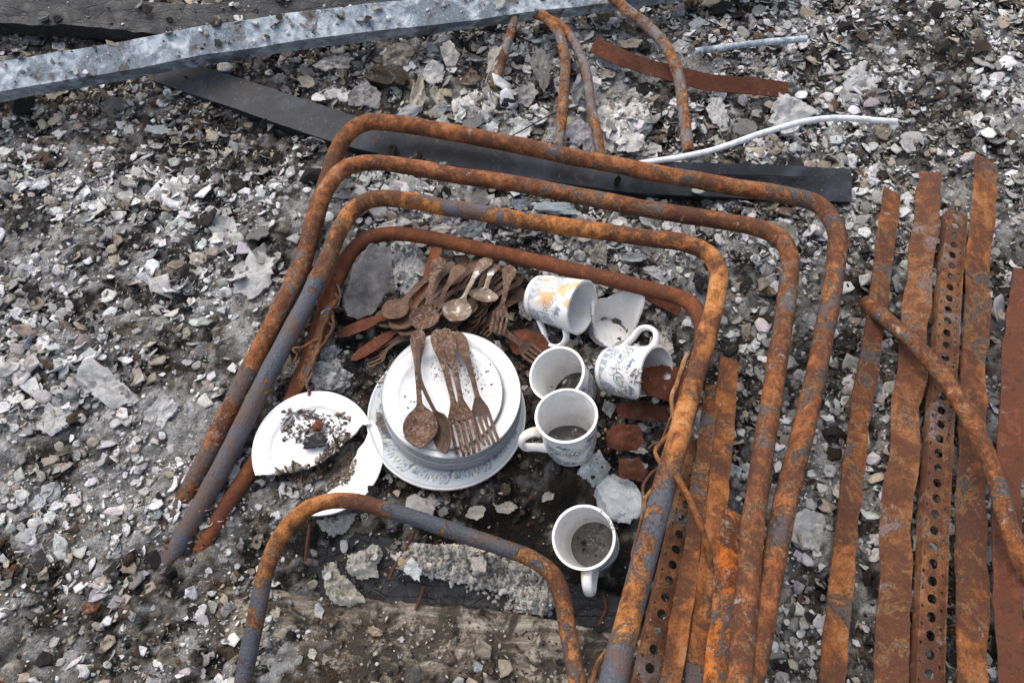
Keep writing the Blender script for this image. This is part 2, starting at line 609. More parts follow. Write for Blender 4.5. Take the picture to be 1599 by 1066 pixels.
def pxpath(rows):
    """rows of (px, py, z) to points of the place"""
    return np.array([P(a, b, c) for a, b, c in rows])


def tube(name, rows, r, mat, parent=None, rough=0.055, step=0.006, k=16, paint=None, **kw):
    path = catmull(pxpath(rows), step)
    s = np.arange(len(path)) * step
    for q_ in range(3):
        path[:, q_] += min(0.0025, r * 0.25) * fbm(s * 9, rows[0][0] + 7.3 * q_, 0, 1, 3, 19)
    sc = 1 + rough * fbm(s * 30, s * 0 + len(rows), 0, 1, 3, 3)
    v, f = sweep_mesh(path, circle(r, k), scale=sc)
    nz = fbm(v[:, 0], v[:, 1], v[:, 2], 60, 3, 5)
    ctr = np.repeat(path, k, axis=0)
    d = v - ctr
    v = ctr + d * (1 + rough * 0.9 * nz)[:, None]
    if paint is not None:                               # where the old coat has survived along the tube
        kn = pxpath(rows)
        tk = [int(np.argmin(np.linalg.norm(path - q_, axis=1))) for q_ in kn]
        pa = np.interp(np.arange(len(path)), tk, paint)
        kw['attr'] = np.repeat(pa, k)[:, None] * np.ones(3)
        kw['attr_name'] = 'paint'
    return obj(name, v, f, mat, parent, **kw)


def lathe(prof, nseg):
    prof = np.asarray(prof, float)
    a = np.linspace(0, 2 * np.pi, nseg, endpoint=False)
    V = np.zeros((len(prof), nseg, 3))
    V[:, :, 0] = prof[:, :1] * np.cos(a)
    V[:, :, 1] = prof[:, :1] * np.sin(a)
    V[:, :, 2] = prof[:, 1:2]
    return V, a


def resample(prof, n):
    prof = np.asarray(prof, float)
    d = np.r_[0, np.cumsum(np.linalg.norm(np.diff(prof, axis=0), axis=1))]
    t = np.linspace(0, d[-1], n)
    return np.stack([np.interp(t, d, prof[:, 0]), np.interp(t, d, prof[:, 1])], 1)


def basis(z, x):
    z = np.asarray(z, float) / np.linalg.norm(z)
    x = np.asarray(x, float)
    x = x - z * (x @ z)
    x /= np.linalg.norm(x)
    return np.stack([x, np.cross(z, x), z], 1)      # columns


def inpoly(x, y, poly):
    x = np.asarray(x)
    y = np.asarray(y)
    r = np.zeros(x.shape, bool)
    n = len(poly)
    for i in range(n):
        x1, y1 = poly[i]
        x2, y2 = poly[(i + 1) % n]
        c = ((y1 > y) != (y2 > y)) & (x < (x2 - x1) * (y - y1) / (y2 - y1 + 1e-12) + x1)
        r ^= c
    return r


# ------------------------------------------------------------------ the ground
FLAT = []          # x, y, radius, level: where heavy things have pressed the rubble flat


def flat(px, py, r, z):
    p = P(px, py, z)
    FLAT.append((p[0], p[1], r, z))


flat(700, 655, 0.115, 0.0)
flat(498, 710, 0.10, 0.0)
flat(925, 855, 0.05, -0.035)
flat(890, 695, 0.045, 0.022)
flat(900, 614, 0.035, -0.012)
flat(875, 480, 0.06, 0.0)
flat(950, 510, 0.045, -0.012)
flat(985, 585, 0.06, 0.0)
flat(690, 470, 0.13, 0.0)


def hgt(x, y):
    x = np.asarray(x, float)
    y = np.asarray(y, float)
    z = 0.020 * fbm(x, y, 0.3, 5, 3, 11) + 0.012 * fbm(x, y, 0.7, 17, 3, 23) + 0.005 * fbm(x, y, 1.7, 60, 3, 31)
    z = z + 0.03 * sstep(0.95, 1.35, y)
    c = P(930, 880, -0.035)
    z = z - 0.035 * np.exp(-((x - c[0]) ** 2 + (y - c[1]) ** 2) / 0.16 ** 2)
    z = z - 0.05 * np.exp(-((y - 0.22) / 0.14) ** 2) * np.exp(-((x + 0.12) / 0.35) ** 2)
    far = np.hypot(x, y - 0.7)
    z = z * (1 - sstep(2.5, 6, far))
    for fx, fy, fr, fz in FLAT:
        d = np.hypot(x - fx, y - fy)
        w = 1 - sstep(fr * 0.85, fr * 1.5, d)
        z = z * (1 - w) + (fz - 0.004 + 0.15 * (z - fz).clip(-0.01, 0.01)) * w
    return z


def axis(lo, hi, step, far):
    fine = np.arange(lo, hi + 1e-9, step)
    g = [fine]
    k = step
    a, b = [lo], [hi]
    while b[-1] < far:
        k *= 1.35
        b.append(b[-1] + k)
        a.append(a[-1] - k)
    return np.r_[np.array(a[1:])[::-1], fine, np.array(b[1:])]


def zone_palette(px, py):
    """what the rubble is made of there: weights of pale ash, grey ash, beige, charcoal, brown dirt; and density"""
    jx = 45 * float(_h(np.floor(np.array(px / 23)), np.floor(np.array(py / 23)), np.array(0.0), 5)) - 22
    jy = 45 * float(_h(np.floor(np.array(px / 23)), np.floor(np.array(py / 23)), np.array(1.0), 9)) - 22
    px, py = px + jx, py + jy
    if py < 255:
        if px < 440:
            return (0.20, 0.28, 0.18, 0.20, 0.14), 1.0
        if px < 640:
            return (0.24, 0.30, 0.20, 0.14, 0.12), 1.0
        if py > 125 and px < 1020:
            return (0.60, 0.22, 0.12, 0.04, 0.02), 1.0
        return (0.34, 0.28, 0.14, 0.18, 0.06), 1.0
    if py < 470:
        if px > 1150:
            return (0.42, 0.30, 0.10, 0.12, 0.06), 1.0
        return (0.56, 0.24, 0.06, 0.13, 0.01), 1.0
    if px < 450:
        return ((0.56, 0.24, 0.10, 0.07, 0.03), 1.0) if py < 820 else ((0.26, 0.26, 0.18, 0.20, 0.10), 0.9)
    if px > 1150:
        return (0.40, 0.28, 0.12, 0.12, 0.08), 0.95
    if px < 590 and py < 625:
        return (0.10, 0.10, 0.05, 0.62, 0.13), 0.8
    if py < 560 and px > 990:
        return (0.50, 0.22, 0.10, 0.14, 0.04), 1.0
    if py < 800:
        return (0.17, 0.16, 0.12, 0.38, 0.17), 0.95
    if py < 960:
        return (0.09, 0.07, 0.08, 0.64, 0.12), 0.35
    return (0.10, 0.10, 0.26, 0.20, 0.34), 0.28


PAL = np.array([(0.78, 0.77, 0.745), (0.36, 0.35, 0.335), (0.42, 0.36, 0.28), (0.032, 0.029, 0.027), (0.11, 0.075, 0.05)])


def palette_grid(xs, ys, zs):
    """zone weights for many ground points at once"""
    pxs, pys, dps = proj(xs, ys, zs)
    wt = np.tile(np.array([0.35, 0.3, 0.13, 0.14, 0.08]), (len(xs), 1))
    den = np.ones(len(xs))
    inv = (pxs > -60) & (pxs < 1660) & (pys > -60) & (pys < 1130) & (dps > 0.1)
    cell = {}
    for i in np.where(inv)[0]:
        key = (int(pxs[i] // 12), int(pys[i] // 12))
        if key not in cell:
            cell[key] = zone_palette(key[0] * 12 + 6, key[1] * 12 + 6)
        wt[i], den[i] = cell[key]
    return wt, den, inv, pxs, pys, dps


gx, gy = axis(-1.3, 1.3, 0.0052, 60), axis(-0.08, 1.78, 0.0052, 60)
GX, GY = np.meshgrid(gx, gy, indexing='ij')
GZ = hgt(GX, GY)
H_LO, H_ST = (-1.6, -0.25), 0.006
_hx, _hy = np.meshgrid(np.arange(-1.6, 1.61, H_ST), np.arange(-0.25, 2.1, H_ST), indexing='ij')
HTAB = hgt(_hx, _hy)


def h1(x, y):
    """quick height of one point"""
    a, b = (x - H_LO[0]) / H_ST, (y - H_LO[1]) / H_ST
    i, j = min(max(int(a), 0), HTAB.shape[0] - 2), min(max(int(b), 0), HTAB.shape[1] - 2)
    u, w = min(max(a - i, 0), 1), min(max(b - j, 0), 1)
    return float((HTAB[i, j] * (1 - w) + HTAB[i, j + 1] * w) * (1 - u) + (HTAB[i + 1, j] * (1 - w) + HTAB[i + 1, j + 1] * w) * u)


# caked flakes: tilted plates with crevices between, in two sizes, each with its own tint
gwx = GX + 0.006 * fbm(GX, GY, 3.0, 60, 3, 61)
gwy = GY + 0.006 * fbm(GX, GY, 6.0, 60, 3, 67)
GC = np.zeros((GX.size, 3))
gw, _, _, _, _, _ = palette_grid(GX.ravel(), GY.ravel(), GZ.ravel())
gt = (0.7 * fbm(GX, GY, 5.0, 11, 2, 55) + 0.75 * fbm(GX, GY, 8.0, 34, 2, 56)).ravel()
gw[:, 0] *= np.clip(0.8 + 2.4 * gt, 0.05, 4)
gw[:, 3] *= np.clip(1.5 - 3 * gt, 0.05, 5)
near = 1 - sstep(1.7, 2.4, np.hypot(GX, GY - 0.8))
press = np.ones(GX.shape)
for fx, fy, fr, fz in FLAT:
    press *= sstep(fr * 0.8, fr * 1.25, np.hypot(GX - fx, GY - fy))
for cs, amp, sd, mixw in ((0.026, 0.0065, 5, 1.0), (0.010, 0.0032, 8, 0.6)):
    f1, f2, ia, ib = worley(gwx / cs, gwy / cs, sd, True)
    zz_ = np.zeros(ia.shape)
    r1, r2, r3, r4 = (_h(ia, ib, zz_, sd + k) for k in (11, 12, 13, 14))
    lx, ly = gwx / cs - ia - 0.5, gwy / cs - ib - 0.5
    plate_z = amp * (r1 - 0.4) + amp * 0.9 * ((r2 - 0.5) * lx + (r3 - 0.5) * ly) * 2
    crev = 1 - sstep(0.0, 0.22, f2 - f1)
    GZ = GZ + near * press * (plate_z - 0.6 * amp * crev)
    cum = np.cumsum(gw, 1)
    cum /= cum[:, -1:]
    kk = (r4.ravel()[:, None] > cum).sum(1).clip(0, 4)
    c_ = PAL[kk] * (0.65 + 0.5 * r1.ravel()[:, None])
    m_ = mixw * np.where(_h(ia, ib, zz_, sd + 20).ravel()[:, None] < (1.0 if mixw == 1 else 0.7), 1, 0.2)
    GC = GC * (1 - m_) + c_ * m_
GZ = GZ + near * 0.0022 * fbm(GX, GY, 9.0, 150, 2, 71)
gv = np.stack([GX, GY, GZ], -1).reshape(-1, 3)
me = bpy.data.meshes.new('ground')
nx, ny = len(gx), len(gy)
idx = np.arange(nx * ny).reshape(nx, ny)
q = np.stack([idx[:-1, :-1], idx[1:, :-1], idx[1:, 1:], idx[:-1, 1:]], -1).reshape(-1, 4)
me.vertices.add(len(gv))
me.vertices.foreach_set('co', gv.astype(np.float32).ravel())
me.loops.add(q.size)
me.loops.foreach_set('vertex_index', q.ravel().astype(np.int32))
me.polygons.add(len(q))
me.polygons.foreach_set('loop_start', np.arange(0, q.size, 4, dtype=np.int32))
me.polygons.foreach_set('use_smooth', np.ones(len(q), bool))
me.update(calc_edges=True)
ca = me.color_attributes.new('tint', 'FLOAT_COLOR', 'POINT')
buf = np.ones((len(gv), 4), np.float32)
buf[:, :3] = GC * 0.58
ca.data.foreach_set('color', buf.ravel())
me.materials.append(M['soil'])
ground = bpy.data.objects.new('ground', me)
COL.objects.link(ground)
ground['kind'] = 'structure'

DROP = []          # surfaces that debris can lie on


def add_drop(pts, faces, holds=True):
    a = np.array([tuple(p) for p in pts])
    DROP.append((a[:, 0].min(), a[:, 0].max(), a[:, 1].min(), a[:, 1].max(), BVHTree.FromPolygons([Vector(p) for p in pts], faces), holds))


def droppable(o):
    me = o.data
    off = Vector(o.location if o.parent is None else o.parent.location)
    add_drop([v.co + off for v in me.vertices], [tuple(p.vertices) for p in me.polygons])
    return o


def top_z(x, y, loose=False):
    z = h1(x, y)
    for x0, x1, y0, y1, b, holds in DROP:
        if (holds or not loose) and x0 <= x <= x1 and y0 <= y <= y1:
            h = b.ray_cast(Vector((x, y, 0.4)), Vector((0, 0, -1)))
            if h[0] is not None and h[0].z > z:
                z = h[0].z
    return z


def G(px, py, dz=0.0):
    z = 0.0
    for _ in range(5):
        p = P(px, py, z)
        z = h1(p[0], p[1])
    p[2] = z + dz
    return p


# ------------------------------------------------------------------ large metal: beams, tube frames, bars
def bent(v, amp, sc, seed):
    """dents and kinks"""
    out = v.copy()
    for k in range(3):
        out[:, k] += amp * fbm(v[:, 0] + 3.1 * k, v[:, 1] - 1.7 * k, v[:, 2], sc, 3, seed + k)
    return out


def bar(name, rows, w, h, mat, up=(0, 0, 1), amp=0.002, sc=14, step=0.008, seed=1, parent=None, k=8, m=4, **kw):
    path = catmull(pxpath(rows), step)
    v, f = sweep_mesh(path, rect_section(w, h, m, k), fixed_up=up)
    v = bent(v, amp, sc, seed)
    return obj(name, v, f, mat, parent, sharp=30, **kw)


def channel_section(w, h, t):
    """a C channel: web on top, flanges turned down"""
    return np.array([(-w / 2, 0), (-w / 4, 0), (0, 0), (w / 4, 0), (w / 2, 0), (w / 2, -h / 2), (w / 2, -h), (w / 2 - t, -h), (w / 2 - t, -h / 2), (w / 2 - t, -t),
                     (0, -t), (-w / 2 + t, -t), (-w / 2 + t, -h / 2), (-w / 2 + t, -h), (-w / 2, -h), (-w / 2, -h / 2)])


def channel(name, rows, w, h, t, mat, up, amp=0.002, sc=14, seed=1, parent=None, **kw):
    path = catmull(pxpath(rows), 0.008)
    sec = channel_section(w, h, t)
    v, f = sweep_mesh(path, sec[::-1], fixed_up=up)
    v = bent(v, amp, sc, seed)
    return obj(name, v, f, mat, parent, sharp=30, **kw)


droppable(channel('scorched_beam', [(-260, 165, 0.09), (100, 104, 0.095), (465, 42, 0.10), (700, 14, 0.10), (900, -12, 0.105), (1250, -60, 0.11)], 0.052, 0.035, 0.003, 'galv', (0, -0.45, 0.89), 0.004, 9, 3,
                  label='pale blue-grey scorched steel beam lying across the back of the rubble', cat='beam'))
droppable(channel('blackened_beam', [(250, 105, 0.035), (465, 178, 0.035), (560, 207, 0.03), (700, 232, 0.03), (870, 258, 0.035), (1010, 276, 0.035), (1150, 283, 0.03), (1330, 290, 0.03)], 0.058, 0.03, 0.003, 'black_steel', (0.1, -0.35, 0.93), 0.003, 10, 9,
                  label='black scorched steel beam lying under the rearmost rusty tube', cat='beam'))
DROP[-1] = (*DROP[-1][:5], False)
bar('steel_strip', [(1005, 262, 0.045), (1060, 262, 0.05), (1134, 264, 0.05), (1260, 268, 0.05)], 0.018, 0.004, 'black_steel', (0.1, -0.5, 0.86), 0.001, seed=21,
    label='narrow dark grey steel strip behind the rearmost tube, below the white cable', cat='metal strip')

R = 0.0132
tube('tube_frame', [(330, 720, -0.05), (400, 560, 0.01), (475, 400, 0.04), (508, 290, 0.05), (524, 240, 0.06), (543, 208, 0.068), (572, 192, 0.07), (605, 191, 0.07), (720, 209, 0.07), (870, 240, 0.07), (1000, 265, 0.07),
                    (1134, 289, 0.07), (1235, 306, 0.072), (1282, 322, 0.075), (1305, 355, 0.08), (1305, 400, 0.085), (1275, 580, 0.10), (1225, 800, 0.13), (1165, 1090, 0.16)], R * 1.04, 'tube_far',
     paint=[0.1, 0.1, 0.0, -0.1, -0.1, -0.15, -0.2, -0.2, -0.1, 0.0, 0.05, 0.0, 0.0, 0, 0, 0, 0, 0, 0], label='rusty bent metal tube frame, rearmost of the nested four', cat='metal frame', group='nested tube frames')
tube('tube_frame', [(235, 880, -0.05), (330, 700, 0.02), (405, 545, 0.06), (470, 415, 0.07), (492, 340, 0.075), (512, 293, 0.08), (538, 264, 0.08), (570, 254, 0.08), (605, 256, 0.08), (700, 272, 0.08), (870, 300, 0.08),
                    (1000, 324, 0.08), (1134, 346, 0.08), (1185, 356, 0.082), (1218, 372, 0.085), (1233, 402, 0.09), (1230, 450, 0.095), (1205, 620, 0.11), (1180, 800, 0.14), (1150, 1090, 0.17)], R, 'tube_mid',
     paint=[0.1, 0.1, 0.1, 0.05, -0.1, -0.2, -0.2, -0.25, -0.25, -0.15, 0.08, 0.0, 0.0, 0, 0, 0, 0, 0, 0, 0], label='rusty bent metal tube frame, second from the back of the nested four', cat='metal frame', group='nested tube frames')
frame_c = tube('tube_frame', [(215, 960, -0.06), (330, 760, 0.01), (405, 610, 0.05), (470, 487, 0.07), (505, 415, 0.08), (532, 355, 0.085), (556, 325, 0.085), (588, 312, 0.085), (625, 313, 0.085), (700, 326, 0.085), (870, 351, 0.085), (1000, 370, 0.09),
                              (1066, 379, 0.092), (1103, 394, 0.095), (1121, 422, 0.10), (1120, 455, 0.105), (1098, 540, 0.115), (1076, 620, 0.125), (1056, 700, 0.14), (1030, 790, 0.155), (1005, 880, 0.175), (978, 980, 0.195), (945, 1110, 0.215)], R, 'tube_blue',
               paint=[0.3, 0.3, 0.3, 0.22, 0.05, -0.15, -0.25, -0.25, -0.2, 0.05, -0.02, -0.1, -0.2, -0.2, -0.15, 0.1, -0.1, -0.2, 0.02, 0.35, 0.12, 0.16, 0.35], label='long rusty tube frame with flaking slate paint running down beside the mugs', cat='metal frame', group='nested tube frames')
tube('tube_frame', [(275, 930, -0.06), (355, 790, -0.01), (420, 690, 0.012), (470, 595, 0.02), (500, 505, 0.035), (528, 430, 0.045), (553, 388, 0.05), (583, 370, 0.05), (625, 366, 0.05), (720, 383, 0.05), (870, 416, 0.055), (960, 438, 0.06),
                    (1040, 458, 0.07), (1072, 470, 0.075), (1092, 490, 0.08), (1098, 525, 0.085), (1085, 590, 0.085), (1065, 670, 0.09)], R * 0.88, 'tube_red',
     label='dark red rusty tube frame nearest the cutlery pile', cat='metal frame', group='nested tube frames')
tube('tube_frame', [(372, 1120, 0.01), (395, 980, 0.03), (425, 860, 0.045), (452, 816, 0.05), (480, 792, 0.052), (512, 782, 0.053), (545, 782, 0.053), (590, 793, 0.05), (700, 825, 0.045), (790, 857, 0.04), (838, 876, 0.04), (864, 897, 0.04), (878, 930, 0.035), (887, 980, 0.03), (897, 1030, 0.025), (910, 1110, 0.02)],
     R * 0.80, 'tube_front', paint=[0.2, 0.2, 0.0, -0.25, -0.3, -0.3, -0.25, 0.06, 0.14, 0.10, 0.04, -0.2, 0.02, 0.0, 0.02, 0.05], label='single rusty slate-painted tube frame in front of the plates', cat='metal frame')
# a kinked inner arm and its rusted strap, left of the ceramic slab
bar('rusted_strap', [(555, 388, 0.03), (530, 412, 0.03), (513, 440, 0.03), (510, 475, 0.028), (497, 520, 0.025), (478, 575, 0.02), (455, 615, 0.012)], 0.022, 0.003, 'redsheet', (0.3, -0.3, 0.9), 0.004, 30, seed=31,
    label='peeling rusty strap twisted beside the left arm of the inner tube', cat='metal strip')
bar('rusted_strap', [(520, 470, 0.05), (505, 500, 0.055), (490, 545, 0.05), (474, 590, 0.035), (455, 622, 0.012)], 0.018, 0.003, 'tube_blue', (-0.5, -0.1, 0.85), 0.004, 30, seed=37,
    label='curled dark slate metal strap beside the left tubes, above the broken plate', cat='metal strip')

# thin rods sagging at the back
RODS = [
    ([(812, -10, 0.085), (800, 45, 0.075), (786, 90, 0.055), (770, 138, 0.03)], 0.0082, 'leftmost of the thin rusty rods under the pale beam'),
    ([(845, 20, 0.085), (868, 45, 0.08), (880, 85, 0.07), (880, 140, 0.06), (876, 190, 0.05), (871, 240, 0.035)], 0.0092, 'straight thin rusty rod with ash stains, second from the left at the back'),
    ([(835, 22, 0.075), (868, 35, 0.075), (897, 65, 0.07), (915, 110, 0.06), (923, 160, 0.05), (930, 200, 0.04), (938, 246, 0.03)], 0.0085, 'curved thin rusty rod, third from the left at the back'),
    ([(935, -25, 0.10), (972, 10, 0.10), (1010, 40, 0.095), (1042, 78, 0.09), (1060, 125, 0.08), (1068, 180, 0.065), (1076, 238, 0.05)], 0.0098, 'thick curved rod, pale at the top and orange below, right end of the pale beam'),
]
for rows, r, lab in RODS:
    tube('bent_rod', rows, r, 'rod', rough=0.05, label=lab, cat='metal rod', group='bent rods behind the tube frames')
bar('rusted_strip', [(925, 68, 0.05), (960, 85, 0.05), (1005, 103, 0.05), (1060, 118, 0.05), (1134, 132, 0.045), (1230, 140, 0.04)], 0.028, 0.004, 'redsheet', (0, -0.65, 0.75), 0.004, 22, seed=41,
    label='dark red rusted metal strip half buried in the back rubble', cat='metal strip')
tube('white_cable', [(985, 258, 0.055), (1015, 253, 0.056), (1060, 246, 0.058), (1100, 238, 0.06), (1134, 228, 0.062), (1200, 205, 0.06), (1290, 185, 0.05), (1400, 190, 0.045)], 0.0052, 'cable', rough=0.02,
     label='white plastic cable lying behind the rearmost rusty tube', cat='cable')
tube('pale_rod', [(1085, 80, 0.05), (1134, 74, 0.05), (1190, 67, 0.055), (1260, 60, 0.06)], 0.006, 'galv', rough=0.03, label='short pale grey rod in the back rubble by the right edge', cat='metal rod')
tube('thin_wire', [(770, 226, 0.05), (800, 212, 0.055), (840, 190, 0.055), (876, 172, 0.05)], 0.0013, 'black_steel', k=6, label='thin black wire slanting over pale ash at the back', cat='wire')


# perforated angle bar and rusted sheets at the right
def perforated(name, rows, width, hole_r, mat, flange, up, **kw):
    """flat strip with a row of round holes and a folded flange along one side"""
    path = catmull(pxpath(rows), 0.004)
    d = np.r_[0, np.cumsum(np.linalg.norm(np.diff(path, axis=0), axis=1))]
    pitch = hole_r * 3.6
    nc = int(d[-1] / pitch)
    at = lambda s: np.array([np.interp(s, d, path[:, k]) for k in range(3)])
    up = np.array(up, float)
    pts, faces = [], []

    def frame(s):
        t = at(min(s + 0.01, d[-1])) - at(max(s - 0.01, 0))
        t /= np.linalg.norm(t)
        u = up - t * (up @ t)
        u /= np.linalg.norm(u)
        return at(s), np.cross(t, u), u

    def put(s, a, z=0.0):
        o, sd, u = frame(s)
        pts.append(o + sd * a + u * z)
        return len(pts) - 1
    K = 16
    keep = {}

    def shared(s, a, z=0.0):
        key = (round(s, 5), round(a, 5), round(z, 5))
        if key not in keep:
            keep[key] = put(s, a, z)
        return keep[key]
    hw = width / 2
    for c in range(nc):
        s0 = c * pitch
        sm = s0 + pitch / 2
        ring, box = [], []
        for k in range(K):
            a = 2 * math.pi * (k + 0.5) / K
            ca, sa = math.cos(a), math.sin(a)
            ring.append(put(sm + ca * hole_r, sa * hole_r))
            m = max(abs(ca), abs(sa))
            box.append(shared(sm + ca / m * pitch / 2, sa / m * hw))
        for k in range(K):
            k2 = (k + 1) % K
            faces.append((ring[k], ring[k2], box[k2], box[k]))
    edge = sorted([key for key in keep if abs(key[1] - hw) < 1e-6])
    for i in range(len(edge) - 1):
        a, b = edge[i], edge[i + 1]
        faces.append((keep[a], keep[b], shared(b[0], hw, -flange), shared(a[0], hw, -flange)))
    edge = sorted([key for key in keep if abs(key[1] + hw) < 1e-6 and key[2] == 0])
    for i in range(len(edge) - 1):
        a, b = edge[i], edge[i + 1]
        faces.append((keep[b], keep[a], shared(a[0], -hw, flange * 0.5), shared(b[0], -hw, flange * 0.5)))
    v, f = solidify(np.array(pts), [tuple(reversed(q)) for q in faces], 0.0016)
    return obj(name, bent(v, 0.0015, 14, 6), f, mat, None, sharp=30, **kw)


perforated('perforated_angle_bar', [(1093, 690, 0.075), (1075, 770, 0.08), (1050, 880, 0.09), (1028, 980, 0.10), (1000, 1110, 0.11)], 0.026, 0.0056, 'angle', 0.012, (0.25, 0.1, 0.95),
           label='rusty angle bar with a row of round holes beside the long tube', cat='angle bar')
bar('rusted_flat_bar', [(1112, 600, 0.085), (1098, 720, 0.10), (1083, 830, 0.115), (1066, 940, 0.13), (1042, 1110, 0.15)], 0.021, 0.003, 'sheet', (-0.35, 0.05, 0.93), 0.005, 22, seed=51,
    label='narrow orange rusted flat bar right of the perforated bar', cat='metal strip')
bar('rusted_flat_bar', [(1138, 560, 0.08), (1126, 700, 0.10), (1112, 850, 0.12), (1098, 980, 0.13), (1085, 1110, 0.14)], 0.026, 0.003, 'sheet', (0.15, 0.05, 0.93), 0.006, 20, seed=57,
    label='wide orange rusted flat bar with worn slate paint near the right', cat='metal strip')
bar('blistered_strip', [(1145, 800, 0.115), (1136, 880, 0.125), (1128, 950, 0.135), (1120, 1020, 0.14), (1112, 1110, 0.145)], 0.024, 0.004, 'blister', (0.3, 0.0, 0.93), 0.003, 26, seed=61,
    label='blistered bright orange and ash-grey metal strip at the lower right', cat='metal strip')
tube('thin_rod', [(1055, 738, 0.165), (1072, 770, 0.16), (1088, 805, 0.15), (1103, 850, 0.135), (1112, 900, 0.12)], 0.0038, 'sheet', rough=0.08, label='thin bent rust rod leaning across the angle bar', cat='metal rod')


def sheet(name, corners, nu, nv, mat, amp, sc, seed, th=0.0018, curl=0.0, **kw):
    """a torn, buckled metal sheet between four corner points (px, py, z)"""
    c = [P(*q_) for q_ in corners]
    u = np.linspace(0, 1, nu)[:, None, None]
    w = np.linspace(0, 1, nv)[None, :, None]
    eu = 0.035 * fbm(np.linspace(0, 6, nv), 0, 0, 1, 4, seed + 3)[None, :, None]
    v = (1 - u) * (1 - w) * c[0] + u * (1 - w) * c[1] + u * w * c[2] + (1 - u) * w * c[3]
    v = v + (c[1] - c[0]) * eu * (2 * u - 1)
    v = v.reshape(-1, 3)
    z = fbm(v[:, 0], v[:, 1], 0, sc, 3, seed)
    rs = np.random.default_rng(seed)
    cu, cv = max(4, nu // 16), max(2, nv // 22)
    cz = rs.uniform(-1, 1, (cu + 1, cv + 1))
    au = np.broadcast_to(u, (nu, nv, 1)).reshape(-1) * (cu - 1e-6)
    av = np.broadcast_to(w, (nu, nv, 1)).reshape(-1) * (cv - 1e-6)
    au = np.clip(au + 0.35 * fbm(v[:, 0], v[:, 1], 0, sc, 2, seed + 5), 0, cu - 1e-6)
    av = np.clip(av + 0.35 * fbm(v[:, 0], v[:, 1], 4, sc, 2, seed + 7), 0, cv - 1e-6)
    iu, iv = au.astype(int), av.astype(int)
    fu, fv = au - iu, av - iv
    z00, z10, z01, z11 = cz[iu, iv], cz[iu + 1, iv], cz[iu, iv + 1], cz[iu + 1, iv + 1]
    fold = np.where(fu + fv < 1, z00 + (z10 - z00) * fu + (z01 - z00) * fv, z11 + (z01 - z11) * (1 - fu) + (z10 - z11) * (1 - fv))
    v[:, 2] += amp * 0.55 * (fold + 0.5) + amp * 0.25 * z + curl * (np.broadcast_to(u, (nu, nv, 1)).reshape(-1) - 0.5) ** 2
    f = gridfaces(nu, nv)
    f = [q_ for q_ in f if np.sum(vn(*(v[q_[0]] * 55), seed)) < 0.86]
    vv, ff = solidify(v, [tuple(q_) for q_ in f], -th)
    return obj(name, vv, ff, mat, None, sharp=14, **kw)


sheet('rusted_sheet', [(1130, 565, 0.02), (1140, 1120, 0.03), (1065, 1120, 0.0), (1100, 700, 0.0)], 60, 24, 'redsheet', 0.012, 9, 71, label='dark brown rusted sheet lying under the bars at the lower right', cat='metal sheet')
bar('rusted_flat_bar', [(1392, 300, 0.03), (1372, 450, 0.035), (1345, 640, 0.03), (1318, 850, 0.035), (1290, 1110, 0.03)], 0.030, 0.003, 'sheet', (0.2, 0, 0.95), 0.006, 20, seed=171, label='orange rusted bar leftmost in the heap of rails at far right', cat='metal strip')
bar('rusted_flat_bar', [(1452, 270, 0.03), (1428, 500, 0.045), (1405, 760, 0.04), (1385, 1110, 0.035)], 0.036, 0.003, 'angle', (-0.25, 0, 0.95), 0.007, 18, seed=173, label='brown rusted bar second from left in the far right heap of rails', cat='metal strip')
perforated('perforated_angle_bar', [(1492, 330, 0.04), (1478, 520, 0.05), (1462, 760, 0.05), (1448, 1110, 0.045)], 0.028, 0.006, 'angle', 0.014, (0.15, 0, 0.97), label='rusty angle bar with round holes in the far right heap of rails', cat='angle bar')
bar('rusted_flat_bar', [(1540, 250, 0.035), (1525, 480, 0.04), (1518, 760, 0.045), (1522, 1110, 0.04)], 0.042, 0.003, 'sheet', (0.3, 0, 0.93), 0.008, 16, seed=175, label='widest orange rusted bar in the far right heap of rails', cat='metal strip')
bar('rusted_flat_bar', [(1600, 420, 0.03), (1580, 640, 0.045), (1572, 860, 0.045), (1590, 1110, 0.04)], 0.034, 0.003, 'redsheet', (-0.2, 0, 0.95), 0.007, 18, seed=177, label='dark red rusted bar rightmost in the far right heap of rails', cat='metal strip')
tube('bent_rod', [(1350, 470, 0.03), (1420, 530, 0.07), (1490, 610, 0.085), (1545, 720, 0.085), (1590, 860, 0.075), (1650, 960, 0.04)], 0.011, 'tube_mid', paint=[0, 0, 0, 0, 0, 0], label='rusty tube lying across the far right heap of rails', cat='metal rod')
droppable(bar('charred_plank', [(-140, 20, 0.05), (120, 25, 0.06), (330, 40, 0.06), (520, 10, 0.06), (640, -20, 0.06)], 0.07, 0.03, 'char', (0, -0.2, 0.97), 0.008, 22, 0.006, 87, k=14, m=6, label='charred timber plank behind the pale beam at the upper left', cat='timber'))

